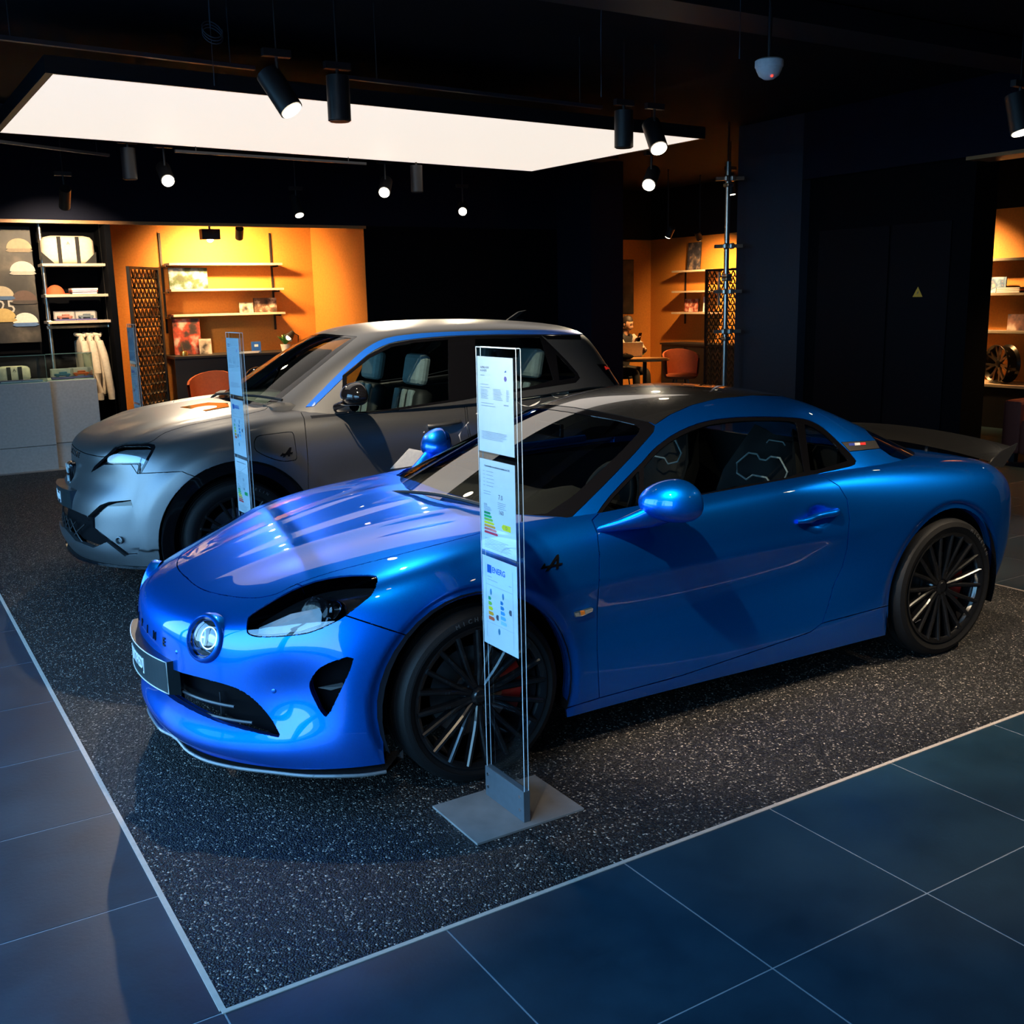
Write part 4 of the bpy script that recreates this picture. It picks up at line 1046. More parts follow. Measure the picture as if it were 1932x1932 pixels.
panel(cb,{4},'front_door',M_grey,grey,mirror='split'); panel(cb,{7},'rear_door',M_grey,grey,mirror='split'); panel(cb,{5},'rear_body',M_grey,grey,flange=.025)
panel(cb,{8},'charge_flap',M_grey,grey,mirror='none'); panel(cb,{8},'front_fender_infill',M_grey,grey,mirror='far',gap=0,flange=0)
panel(cb,{25},'bumper_pod',M_grey,grey,gap=.001,flange=.02,offset=-.018,mirror='split')
panel(cb,{24},'intake_slot',M_gloss,grey,gap=-.002,flange=0,offset=-.03,mirror='split')
panel(cb,{22},'lower_grille',M_inner,grey,gap=-.002,flange=0,offset=-.05)
panel(cb,{20},'headlight_surround',M_gloss,grey,gap=.001,flange=.01,offset=-.002,mirror='split')
panel(cb,{21},'headlight_lens',M_clear,grey,gap=-.002,flange=0,offset=-.004,mirror='split')
panel(cb,{21},'headlight_reflector',mat('lamp_silver',(.20,.23,.26),.3,metal=.7),grey,gap=0,flange=-.02,offset=-.03,mirror='split')
liner(cb,{1,2,3,4,5,7,8},.022,'inner_shell',grey,M_inner)
GG=[[(.10,0,.99),(.13,.3,.99),(.24,.58,.98),(.34,.70,.96),(.40,.77,.93)],
 [(.25,0,1.095),(.28,.3,1.093),(.37,.585,1.08),(.47,.71,1.045),(.52,.80,.97)],
 [(.57,0,1.30),(.60,.3,1.295),(.67,.57,1.26),(.74,.68,1.15),(.78,.82,.99)],
 [(.88,0,1.465),(.91,.3,1.458),(.97,.565,1.425),(1.03,.665,1.27),(1.05,.83,1.0)],
 [(1.15,0,1.525),(1.16,.3,1.518),(1.2,.575,1.478),(1.25,.66,1.3),(1.25,.835,1.0)],
 [(1.6,0,1.54),(1.6,.3,1.532),(1.6,.58,1.49),(1.6,.66,1.3),(1.6,.835,1.0)],
 [(2.1,0,1.53),(2.1,.3,1.522),(2.1,.575,1.48),(2.1,.655,1.3),(2.1,.835,1.02)],
 [(2.5,0,1.497),(2.5,.3,1.49),(2.5,.56,1.452),(2.45,.645,1.3),(2.45,.825,1.05)],
 [(2.72,0,1.46),(2.72,.3,1.455),(2.69,.54,1.425),(2.64,.64,1.28),(2.64,.80,1.05)],
 [(2.80,0,1.37),(2.80,.3,1.36),(2.78,.53,1.33),(2.78,.63,1.2),(2.79,.78,1.03)],
 [(2.98,0,1.06),(2.97,.3,1.05),(2.94,.56,1.04),(2.92,.66,1.01),(2.9,.74,.96)]]
V,F=box_cage([g[:3] for g in GG],[g[3:] for g in GG],None,None)
gg=subsurf(V,F,4); near_half(gg); gl=gg.faces.layers.int.new('p')
for f in gg.faces: f[gl]=1
g2=lambda f: f.normal.dot(f.calc_center_median()-GC.C)<.05
sd2=lambda f: g2(f) and f.normal.y<-.2
cut(gg,[(512,767),(592,701),(640,662),(674,635),(640,632),(575,626),(480,610),(250,640),(250,760),(395,752),(450,760)],GC,lambda f:g2(f) and f.calc_center_median().x<1.3,True,16)
cut(gg,[(500,762),(585,696),(632,658),(662,638),(638,636),(575,631),(480,620),(250,660),(250,735),(395,738),(450,750)],GC,lambda f:g2(f) and f.calc_center_median().x<1.3,True,10,{16})
strip=smooth_poly([(577,768),(600,744),(640,704),(686,661),(728,639),(780,631),(820,628),(869,626),(940,624),(1021,623),(1100,624)],3,False)+smooth_poly([(1100,631),(1021,631),(940,631),(869,633),(820,636),(780,640),(735,648),(694,669),(650,711),(612,748),(592,767)],3,False)
cut(gg,strip,GC,sd2,True,17)
DLg=[(646,709),(694,670),(735,649),(780,641),(869,634),(940,632),(1021,632),(1045,655),(1070,680),(1090,703),(1095,713),(1086,722),(1000,735),(900,750),(862,757),(780,769),(700,780),(646,775)]
cut(gg,DLg,GC,sd2,True,12)
cut(gg,[(655,710),(699,675),(738,655),(780,647),(845,641),(846,754),(780,764),(700,776),(655,776)],GC,sd2,True,11,{12})
cut(gg,[(897,640),(1019,637),(1044,716),(1000,729),(900,744)],GC,sd2,True,11,{12})
cut(gg,[(1050,668),(1086,706),(1084,712),(1056,717)],GC,sd2,True,11,{12})
cut(gg,[(1021,632),(1095,632),(1097,641),(1033,640)],GC,sd2,True,18,{1})
cut(gg,[(1126,687),(1143,687),(1181,724),(1159,726)],GC,lambda f:g2(f) and f.calc_center_median().x>2.3,True,19,{1})
for f in gg.faces:
    c=f.calc_center_median()
    if f[gl]==1 and c.x>2.74 and abs(c.y)<.5 and c.z>1.05: f[gl]=14
panel(gg,{1},'roof_and_pillars',M_grey,grey,gap=.0008,flange=.02); panel(gg,{16},'windscreen_surround',M_gloss,grey,flange=.005,offset=-.001)
panel(gg,{10},'windscreen',glassmat('green_glass',(.60,.72,.68),1.3),grey,gap=-.004,flange=0,offset=-.003)
panel(gg,{17},'roof_strip',paint('strip_blue',(.01,.13,.62),.3,.3,.8),grey,gap=0,flange=.004,offset=.004,mirror='split')
panel(gg,{12},'window_frame',M_gloss,grey,flange=.006,offset=-.001,mirror='split'); panel(gg,{18},'spoiler_side',M_gloss,grey,flange=.004,mirror='split')
panel(gg,{11},'side_window',glassmat('smoked_glass',(.50,.58,.58),1.5),grey,gap=-.004,flange=0,offset=-.005,mirror='split')
panel(gg,{14},'rear_window',M_gloss,grey,gap=-.001,flange=0,offset=-.002)
panel(gg,{19},'tail_lamp',M_gloss,grey,flange=.004,offset=.002,mirror='split')
bvC=full_bvh(cb); bvD=full_bvh(gg)
z3=lambda L: zp(L,820,580,.20704)
M_tail=mat('tail_red',(.5,.01,.01),.3,emit=(1,.03,.01),es=.25)
stick('tail_lamp_bar',bvD,GC,[z3([(1545,538),(1600,545),(1725,690),(1700,690),(1590,560),(1560,570)])],.004,M_tail,grey,off=.003)
for k in range(6):
    t=k/6; x=1575+130*t; y=585+108*t
    stick('tail_lamp_bar',bvD,GC,[z3([(x,y),(x+38,y-6),(x+44,y+6),(x+6,y+12)])],.004,M_tail,grey,off=.003)
# bonnet opening, emblem block, plate, badge lettering
stick('bonnet_vent',bvC,GC,[[(340,769),(392,760),(430,761),(432,768),(388,776)]],.003,M_gloss,grey)
P,n=hit(bvC,GC,(147,890)); ex=GM.inverted()
eb=empty('emblem_block',(0,0,0),0,grey) if False else None
yE=-.02
xf_=bvC.ray_cast(Vector((-2,0,.668)),Vector((1,0,0)))[0].x
ebo=boxo('nose_emblem',(xf_+.025,0,.668),(.10,.125,.15),M_gloss,grey,None,.02)
M_xl=mat('emblem_light',(.55,.65,.70),.3,metal=.6)
for s in (-1,1):
    for t in (-1,1):
        bm=bmesh.new(); tube(bm,[(xf_-.027,s*.010,.668+t*.010),(xf_-.027,s*.026,.668+t*.042)],.0055,6); bmobj('emblem_stroke',bm,M_xl,ebo)
        bm=bmesh.new(); tube(bm,[(xf_-.026,s*.012,.668+t*.060),(xf_-.026,s*.045,.668+t*.060),(xf_-.026,s*.047,.668+t*.042)],.004,6); bmobj('emblem_frame',bm,M_xl,ebo)
for k,ch in enumerate('ALPINE'):
    y=.145-.058*k; r=bvC.ray_cast(Vector((-2,y,.795)),Vector((1,0,0)))
    if r[0] is None: continue
    n=r[1] if r[1].x<0 else -r[1]; xa=Vector((0,-1,0)); xa=(xa-n*xa.dot(n)).normalized(); ya=n.cross(xa)
    texto('nose_letter',ch,.045,.003,M_gloss,Matrix(((xa.x,ya.x,n.x,r[0].x),(xa.y,ya.y,n.y,r[0].y),(xa.z,ya.z,n.z,r[0].z),(0,0,0,1))),grey,bold=.001)
xp=bvC.ray_cast(Vector((-2,0,.55)),Vector((1,0,0)))[0].x
bm=bmesh.new(); rows=[]
for k in range(17):
    y=-.26+.52*k/16; xo=xp-.03+.5*y*y; rows.append([bm.verts.new(v) for v in ((xo,y,.495),(xo,y,.605),(xo+.06,y,.605),(xo+.06,y,.495))])
for A,B in zip(rows,rows[1:]):
    for a in range(4): bm.faces.new((A[a],A[(a+1)%4],B[(a+1)%4],B[a]))
bm.faces.new(rows[0]); bm.faces.new(rows[-1][::-1]); bmesh.ops.recalc_face_normals(bm,faces=bm.faces[:]); gpl=bmobj('number_plate',bm,MATS['plate_black'],grey)
me=text_me('Alpine A290]'.replace(' A290',''),.075,.001,'CENTER',.001,.72)
for v in me.vertices:
    yy=-v.co.x; zz=v.co.y+.55; d=v.co.z; v.co=Vector((xp-.03+.5*yy*yy-.0015-d,yy,zz))
me.materials.clear(); me.materials.append(MATS['plate_white']); link(bpy.data.objects.new('plate_lettering',me),gpl)
e2=lambda L: zp(L,80,580,.31056)
stick('fender_emblem',bvC,GC,[e2([(1500,852),(1512,850),(1500,905),(1490,905),(1490,880),(1470,910),(1458,912)]),e2([(1443,903),(1460,882),(1462,890),(1520,880),(1516,888),(1450,905)])],.004,M_gloss,grey)
# white graphics on the doors
M_dec=mat('white_film',(.80,.76,.70),.4)
stick('door_graphic',bvC,GC,[[(736,885),(768,850),(801,813),(797,854),(830,850),(840,862),(800,875),(760,882)]],.0012,M_dec,grey)
stick('door_graphic',bvC,GC,[[(899,779),(880,800),(865,821),(872,840),(905,838),(905,779)]],.0012,M_dec,grey)
for (x,y,rx_,ry_) in ((997,752,23,15),(1056,741,17,10)):
    stick('door_graphic',bvC,GC,[circ(x,y,rx_,20,ry_)],.0012,M_dec,grey)
# splitter blade, arch cladding, wells, wheels
bm=bmesh.new(); out=smooth_poly([(-.84,0),(-.82,.25),(-.74,.48),(-.62,.66),(-.52,.76),(-.45,.82)],3,False); pts=[(x,-y) for x,y in out[::-1]]+out[1:]
a=[bm.verts.new((x,y,.185)) for x,y in pts]; b=[bm.verts.new((x+.0,y,.20)) for x,y in pts]; c=[bm.verts.new((x+.12,y*.85,.21)) for x,y in pts]; d=[bm.verts.new((x+.12,y*.85,.18)) for x,y in pts]
for i in range(len(pts)-1):
    for A,B in ((a,b),(b,c),(c,d),(d,a)): bm.faces.new((A[i],A[i+1],B[i+1],B[i]))
bmesh.ops.recalc_face_normals(bm,faces=bm.faces[:]); bmobj('front_splitter',bm,M_gloss,grey)
for c in (GF,GR_):
    for s in (-1,1):
        bm=bmesh.new(); n=36; R4=[[],[],[],[]]
        for k in range(n+1):
            a=-.25+(PI+.5)*k/n
            for q,(r,w) in enumerate(((GRA+.004,.905),(GRA-.02,.900),(.385,.895),(.38,.55))):
                R4[q].append(bm.verts.new((c[0]+r*math.cos(a),s*w,max(.17,c[1]+r*math.sin(a)))))
        for A,B in zip(R4,R4[1:]):
            for k in range(n): bm.faces.new((A[k],A[k+1],B[k+1],B[k]))
        bmesh.ops.recalc_face_normals(bm,faces=bm.faces[:]); bmobj('arch_cladding',bm,M_gloss,grey,True,30)
        bm=bmesh.new(); bm.faces.new([bm.verts.new((c[0]+.4*math.cos(2*PI*k/24),s*.56,max(.17,c[1]+.4*math.sin(2*PI*k/24)))) for k in range(24)]); bmobj('wheel_well',bm,M_inner,grey)
arm5=arm_mesh('spoke',M_wheel)
for cxx,ltr in ((GF[0],('MICHELIN',1.55,.085)),(GR_[0],None)):
    wheel(grey,cxx,-.79,.332,.332,.225,.25,-1,arm5,8,.3,.08,ltr,1.05)
    wheel(grey,cxx,.79,.332,.332,.225,.25,1,arm5,8,.3,.08,None,1.05)
bm=bmesh.new(); bx(bm,(1.2,0,.2),(3.4,1.2,.05)); bx(bm,(1.26,0,.21),(1.5,1.66,.05)); bmobj('underbody',bm,M_inner,grey)
# mirrors, handles, antenna
def gmirror(s):
    bm=bmesh.new(); bmesh.ops.create_uvsphere(bm,u_segments=32,v_segments=20,radius=1)
    for v in bm.verts:
        x,y,z=v.co; v.co=Vector(((x*.10 if x<0 else x*.05),y*.125,z*(.085 if z>0 else .055)))
    bmesh.ops.transform(bm,matrix=Matrix.Translation((.73,-.985,1.115)),verts=bm.verts[:])
    if s>0: bmesh.ops.scale(bm,vec=(1,-1,1),verts=bm.verts[:]); bmesh.ops.reverse_faces(bm,faces=bm.faces[:])
    h=bmobj('mirror_housing',bm,M_gloss,grey,True,50)
    bm=bmesh.new(); cyl(bm,(.66,s*.81,1.035),(.72,s*.95,1.065),.028,.045,12); bmobj('mirror_stalk',bm,M_gloss,h,True)
    bm=bmesh.new(); tube(bm,[(.70,s*1.10,1.075),(.64,s*1.02,1.072),(.635,s*.93,1.072)],.005,6); bmobj('mirror_trim',bm,M_chrome,h,True)
gmirror(-1); gmirror(1)
for s in (-1,1):
    bm=bmesh.new(); pts=[]
    for k in range(11):
        t=k/10; x=1.24+.23*t; P=bvC.ray_cast(Vector((x,-3,.885+.012*t)),Vector((0,1,0)))[0]; pts.append((P.x,s*(-P.y+.006+.022*math.sin(PI*t)**.6),P.z))
    tube(bm,pts,.013,8); bmobj('door_handle',bm,M_grey,grey,True)
P=bvD.ray_cast(Vector((2.38,0,3)),Vector((0,0,-1)))[0]
bm=bmesh.new(); prism(bm,[(-.06,0),(.10,0),(.10,.012),(.03,.02),(.11,.075),(.125,.078),(.06,.068),(0,.035)],Matrix(((1,0,0,P.x),(0,0,-1,.012),(0,1,0,P.z-.004),(0,0,0,1))),.024); bmobj('roof_antenna',bm,M_plastic,grey)
# cabin
M_seat=mat('seat_grey',(.30,.36,.36),.6); 
def gseat(x0,yc):
    bm=bmesh.new(); bx(bm,(x0,yc,.52),(.50,.46,.16),None,.05); bx(bm,(x0+.28,yc,.83),(.13,.44,.52),Matrix.Rotation(.22,3,'Y'),.05); s=bmobj('seat',bm,M_trimd,grey,True,50)
    boxo('headrest',(x0+.36,yc,1.21),(.09,.27,.21),M_seat,s,Matrix.Rotation(.2,3,'Y'),.035)
    for k in (-.11,.0,.11): boxo('seat_stripe',(x0+.22,yc+k,.86),(.03,.07 if k else .05,.46),M_seat,s,Matrix.Rotation(.22,3,'Y'),.01)
gseat(1.05,-.37); gseat(1.05,.37); gseat(1.95,-.37); gseat(1.95,.37)
bm=bmesh.new(); bx(bm,(.5,0,.97),(.42,1.36,.20),None,.05); bmobj('dashboard',bm,M_trimg,grey,True,40)
bm=bmesh.new(); M=Matrix.Translation((.80,-.37,1.0))@Matrix.Rotation(-1.1,4,'Y'); tube(bm,[M@Vector((.17*math.cos(2*PI*k/32),.17*math.sin(2*PI*k/32),0)) for k in range(32)],.016,8,True); cyl(bm,M@Vector((0,0,-.02)),M@Vector((0,0,.02)),.06,.05,14); tube(bm,[M@Vector((0,-.16,0)),M@Vector((0,.16,0))],.014,6); bmobj('steering_wheel',bm,M_trimd,grey,True,50)
for s in (-1,1): b2('door_card',(.5,s*.80-.01,.3),(2.4,s*.80+.01,1.0),M_trimd,grey)
b2('cabin_floor',(.4,-.78,.28),(2.8,.78,.30),M_trimd,grey)
for pts in (((.24,.45),(.23,.1),(.27,-.25)),((.22,-.1),(.33,-.45),(.40,-.6))):
    L=[k+Vector((-.008,0,.02)) for k in (surfz(bvD,*p) for p in smooth_poly(pts,4,False)) if k is not None]
    bm=bmesh.new(); tube(bm,L,.009,6); bmobj('wiper',bm,M_plastic,grey,True)
# lower grille lattice
for k in range(5):
    bm=bmesh.new(); L=[]
    for q in range(9):
        y=-.30+.06*k*2-.12+ .03*q; z=.28+.14*q/8
        x=bvC.ray_cast(Vector((-2,y,z)),Vector((1,0,0)))[0].x; L.append((x+.02,y,z))
    tube(bm,L,.005,5); bmobj('grille_rib',bm,M_plastic,grey)
    bm=bmesh.new(); L=[]
    for q in range(9):
        y=-.02+.06*k*2-.12- .03*q-.02; z=.28+.14*q/8
        x=bvC.ray_cast(Vector((-2,y,z)),Vector((1,0,0)))[0].x; L.append((x+.02,y,z))
    tube(bm,L,.005,5); bmobj('grille_rib',bm,M_plastic,grey)
drop('bumper_sensor',bvC,GC,(224,1020),[(.0005,-.012),(.012,-.012),(.018,.002),(.022,0),(.022,-.02)],M_grey,grey,18)
# ------------------------------------------------------------------ acrylic information stands
def acrylic():
    m=glassmat('acrylic',(.90,.95,.97),1.45); return m
M_acr=acrylic(); M_acre=mat('acrylic_edge',(.62,.74,.80),.2,var=.25,scale=9)
M_paper=mat('paper_white',(.80,.82,.86),.7,var=.02); M_ink=mat('ink',(.08,.09,.12),.7); M_inkl=mat('ink_pale',(.32,.34,.40),.7)
M_plate=mat('base_plate_grey',(.20,.195,.19),.5,metal=0,var=.15,scale=12); M_brk=mat('bracket_grey',(.07,.085,.10),.5)
ENERGY=[(.0,.33,.10),(.0,.45,.12),(.30,.60,.06),(.90,.78,.0),(.90,.40,.02),(.80,.13,.05),(.75,.03,.03)]
M_en=[mat('energy_%d'%k,c,.6,var=.02) for k,c in enumerate(ENERGY)]
M_bl=[mat('tyre_class_%d'%k,c,.6,var=.02) for k,c in enumerate([(.0,.18,.45),(.02,.25,.55),(.06,.36,.68),(.16,.50,.80),(.35,.65,.88)])]
M_eu=mat('eu_blue',(.0,.10,.45),.6); M_vio=mat('violet',(.25,.13,.45),.6)
def stand(loc,label,arrow,order=(0,1,2),rz=0):
    """upright sheet faces local -x, runs along y"""
    s=empty('info_stand',loc,rz); tag(s,label,'info stand','acrylic price stands beside the cars')
    b2('base_plate',(-.195,-.145,0),(.215,.155,.008),M_plate,s,.001)
    br=b2('bracket',(-.004,-.118,.008),(.020,.125,.115),M_brk,s,.001)
    for y in (-.095,.105):
        for z in (.045,.09):
            bm=bmesh.new(); cyl(bm,(-.0065,y,z),(-.004,y,z),.006,.006,12); bmobj('screw',bm,M_chrome,br)
    sh=b2('acrylic_sheet',(0,-.117,.10),(.016,.117,1.524),M_acr,s,.0)
    for y in (-.117,.117):
        for x in (0,.016): b2('polished_edge',(x-.0009,y-.0009,.115),(x+.0009,y+.0009,1.522),M_acre,sh)
    for x in (0,.016): b2('polished_edge',(x-.0009,-.117,1.522),(x+.0009,.117,1.5245),M_acre,sh)
    for q,zc in zip(order,(1.347,1.026,.710)):
        pk=b2('sheet_holder',(-.006,-.108,zc-.154),(-.0045,.108,zc+.150),M_acr,s)
        pp=b2('paper_sheet',(-.0042,-.105,zc-.1485),(-.0036,.105,zc+.1485),M_paper,s)
        # print: local 2-D (u to the reader's right, v up) -> (-x face); reader's right is -y
        def quad(name,rects,m,arrow_=False):
            bm=bmesh.new()
            for r in rects:
                if len(r)==4: P=[(r[0],r[1]),(r[2],r[1]),(r[2],r[3]),(r[0],r[3])]
                else: P=r[1]
                bm.faces.new([bm.verts.new((-.0045,-u,zc+v)) for u,v in P])
            bmesh.ops.recalc_face_normals(bm,faces=bm.faces[:]); o=bmobj(name,bm,m,pp); o['kind']='stuff'; return o
        def tx(t,size,u,v,m=M_ink,al='LEFT',bold=0):
            texto('print_text',t,size,.0001,m,Matrix(((0,0,-1,-.0046),(-1,0,0,-u),(0,1,0,zc+v),(0,0,0,1))),pp,al,bold)
        lines=lambda u0,v0,n,dv,w,h=.0016: [(u0,v0-k*dv,u0+w*(.75+.25*random.random()),v0-k*dv+h) for k in range(n)]
        if q==0:
            tx('ALPINE A110',.009,-.085,.115); tx('A110 GTS',.009,-.085,.105); quad('print_lines',lines(-.085,.090,1,.01,.03),M_ink)
            quad('print_lines',lines(-.085,.062,2,.009,.06)+lines(-.085,.046,7,.0045,.05)+lines(-.01,.050,8,.0045,.055)+lines(.065,.05,8,.0045,.018)+lines(-.085,.004,2,.008,.09)+lines(.05,.004,1,.008,.035,.003)+lines(-.085,-.085,6,.0045,.165),M_inkl)
            quad('print_badge',[('p',circ(.062,.085,.008,16))],M_vio); quad('print_badge',[('p',[(.055,.105),(.068,.105),(.068,.112)])],M_eu)
        elif q==1:
            tx('Consommation de carburant et emission de CO2',.0075,0,.128,M_ink,'CENTER',.0003)
            quad('print_lines',lines(-.085,.11,5,.0115,.012)+lines(-.065,.11,5,.0115,.05)+lines(-.085,.045,2,.008,.05)+lines(.0,.018,4,.006,.05)+lines(-.085,-.005,4,.004,.05)+lines(-.085,-.108,7,.005,.165),M_inkl)
            tx('7.0',.022,.005,.036,M_ink); tx('160',.020,.005,-.012,M_ink); tx('CO2',.010,-.085,.002,M_ink)
            for k in range(7):
                y0=-.028-k*.0105; w=.036+.007*k; quad('energy_arrow',[('p',[(-.085,y0),(-.085+w,y0),(-.085+w+.005,y0+.004),(-.085+w,y0+.008),(-.085,y0+.008)])],M_en[k])
            ka=arrow; y0=-.028-ka*.0105-.006
            quad('energy_pointer',[('p',[(.075,y0),(.03,y0),(.02,y0+.0095),(.03,y0+.019),(.075,y0+.019)])],M_en[ka]); tx('GFEDCBA'[6-ka],.014,.05,y0+.0095,M_ink,'CENTER')
        else:
            quad('print_border',[(-.085,-.125,-.0835,.125),(.0785,-.125,.08,.125),(-.0835,-.005+.06,.0785,-.004+.06),(-.0835,-.072,.0785,-.0712)],M_inkl)
            quad('eu_flag',[(-.075,.095,-.048,.122)],M_eu); tx('ENERG',.026,-.045,.108,M_eu,'LEFT',.0006)
            quad('print_lines',lines(-.075,.082,1,.01,.03)+lines(-.075,.072,1,.01,.07)+lines(.055,.075,1,.01,.018),M_inkl)
            quad('tyre_icon',[('p',circ(-.055,.033,.006,12,.011)),('p',circ(.02,.033,.006,12,.011)),('p',circ(-.008,-.09,.007,12,.011))],mat('tyre_icon_blue',(.05,.22,.35),.6))
            for k in range(5):
                y0=.004-k*.0165; w=.012+.005*k; c=[0,2,3,4,5][k]
                quad('grip_arrow',[('p',[(-.072,y0),(-.072+w,y0),(-.072+w+.006,y0+.006),(-.072+w,y0+.012),(-.072,y0+.012)])],M_en[c])
                quad('noise_arrow',[('p',[(.003,y0),(.003+w,y0),(.003+w+.006,y0+.006),(.003+w,y0+.012),(.003,y0+.012)])],M_bl[k])
            for u,v in ((-.018,-.045),(.062,-.01)): quad('class_pointer',[('p',[(u+.008,v-.009),(u-.004,v-.009),(u-.009,v),(u-.004,v+.009),(u+.008,v+.009)])],M_ink)
    return s
stand((1.654,2.747,0),'clear acrylic price stand on grey base plate beside blue coupe front wheel',3)
stand((1.69,5.46,0),'clear acrylic price stand beside the front wheel of the grey hatchback',1,(0,2,1))
stand((1.97,9.12,0),'clear acrylic stand with papers between grey hatchback bonnet and perforated screen',1,(0,2,1))
# ------------------------------------------------------------------ ceiling gear
wires=[]
def wire(px0,py0,z,label,loops=True):
    p=onz(px0,py0,z); o=empty('hanging_cable',p); tag(o,label,'cable')
    bm=bmesh.new(); tube(bm,[(0,0,-.25),(0,0,.1),(.005,0,3.45-p.z)],.004,5); bmobj('cable_drop',bm,mat('cable_grey',(.05,.06,.075),.6),o)
    if loops:
        bm=bmesh.new(); tube(bm,[(.055*math.cos(.4*k)+.01,.055*math.sin(.4*k)*.8,.055*math.sin(.4*k)+.006*k/6) for k in range(48)],.003,5); bmobj('cable_coil',bm,MATS['cable_grey'],o)
wire(398,70,3.1,'coiled cable hanging from the dark ceiling above the luminous panel')
wire(1134,100,3.1,'straight thin cable dropping to the track beside the pair of spotlights',False)
wire(1397,20,3.2,'short thin cable hanging near the white motion detector',False)
md=empty('motion_detector',onz(1451,128,3.0)); tag(md,'white domed motion detector with a red light on the ceiling','detector')
bm=bmesh.new(); lathe(bm,[(.0005,-.07),(.03,-.065),(.06,-.045),(.075,-.015),(.08,.0)],28); bmesh.ops.recalc_face_normals(bm,faces=bm.faces[:]); bmobj('dome',bm,M_white,md,True,50)
bm=bmesh.new(); lathe(bm,[(.08,.0),(.085,.005),(.085,.04),(.07,.05),(.0005,.05)],28); bmesh.ops.recalc_face_normals(bm,faces=bm.faces[:]); bmobj('housing',bm,M_white,md,True,50)
bm=bmesh.new(); bmesh.ops.create_uvsphere(bm,u_segments=10,v_segments=6,radius=.008); bmesh.ops.translate(bm,vec=(-.02,-.045,-.055),verts=bm.verts[:]); bmobj('indicator',bm,mat('red_led',(.8,.02,.02),.4,emit=(1,.05,.03),es=2),md)
bm=bmesh.new(); tube(bm,[(0,0,.05),(0,0,.45)],.012,8); bmobj('ceiling_rod',bm,M_blackmetal,md)
# ceiling ducts and rails
def rail(a,b,label,w=.03,h=.022):
    a=Vector(a);b=Vector(b); o=empty('light_rail',(a+b)/2); tag(o,label,'rail'); d=b-a
    bm=bmesh.new(); bx(bm,(0,0,0),(d.length,w,h),Matrix.Rotation(math.atan2(d.y,d.x),3,'Z')); bmobj('rail_profile',bm,mat('rail_black',(.02,.024,.032),.4),o)
    bm=bmesh.new(); 
    for t in (-.4,.4): tube(bm,[d*t+Vector((0,0,h/2)),d*t+Vector((0,0,3.45-a.z))],.004,5)
    k=bmobj('suspension_wires',bm,M_blackmetal,o); k['kind']='stuff'
rz_=3.0
rail(onz(-40,66,rz_),onz(480,129,rz_),'thin black lighting rail before the luminous panel, near its coiled cable')
rail(onz(655,146,rz_),onz(1135,203,rz_),'thin black lighting rail before the luminous panel, between two spotlight pairs')
rail(onz(-40,262,2.95),onz(205,293,2.95),'thin black lighting rail behind the luminous panel at its window end')
rail(onz(330,285,2.95),onz(690,309,2.95),'long thin black lighting rail behind the luminous panel')
for k,(y,zb) in enumerate(((2.6,3.32),(4.9,3.3),(10.6,3.3))):
    o=b2('ceiling_duct',(0,0,0),(9.2,.35,.14),mat('duct_black',(.012,.013,.017),.6)); o.location=(-1,y,zb); tag(o,['black rectangular duct crossing the ceiling over the tiled aisle','black rectangular duct crossing the ceiling over the blue coupe','black rectangular duct crossing the ceiling before the retail bay'][k],'duct')
# lamps: (pixel x, y of the lamp face, height, aim point, power, on)
LSP='black cylindrical track spotlight'
def sp(px,py,z,aim,pw,txt,on=True,**k): return spot(onz(px,py,z),aim,pw,LSP+' '+txt,on=on,**k)
sp(550,208,2.72,(3.1,4.7,.6),POW*1.0,'lit, tilted, over the near edge of the luminous panel')
sp(641,228,2.72,None,0,'unlit, pointing straight down at the near edge of the luminous panel',False)
sp(1177,278,2.72,None,0,'unlit, at the partition end of the luminous panel',False)
sp(1243,280,2.72,(4.6,4.4,.4),POW*1.0,'lit, tilted, at the partition end of the luminous panel')
sp(317,341,2.72,(2.2,6.6,.9),POW*1.2,'lit, behind the luminous panel above the retail bay',r=.06)
sp(246,338,2.72,None,0,'unlit, behind the luminous panel above the retail bay',False,r=.06)
sp(725,363,2.72,(3.0,7.2,.9),POW*1.2,'lit, behind the luminous panel above the orange alcove edge',r=.06)
sp(787,362,2.72,None,0,'unlit, behind the luminous panel above the dark wall',False,r=.06)
sp(122,390,2.66,(2.05,12.9,1.6),POW*1.3,'lit, facing the jackets and steel rack',r=.055,color=(1,.72,.42),angle=105)
sp(565,406,2.66,(4.7,10.5,0),POW*.4,'lit, in front of the orange alcove lintel',r=.055)
sp(873,399,2.70,(4.2,7.6,.9),POW*.6,'lit, in front of the dark back wall',r=.055)
sp(1224,349,2.72,(4.6,6.6,.8),POW*.6,'lit, near the gap to the orange lounge',r=.07)
sp(1380,367,2.84,(9.5,9.5,0),POW*.2,'lit, behind the steel pole rack',r=.055)
sp(1928,250,2.66,(6.6,3.6,0),POW*.6,'lit, over the partition opening on the couch side',r=.07)
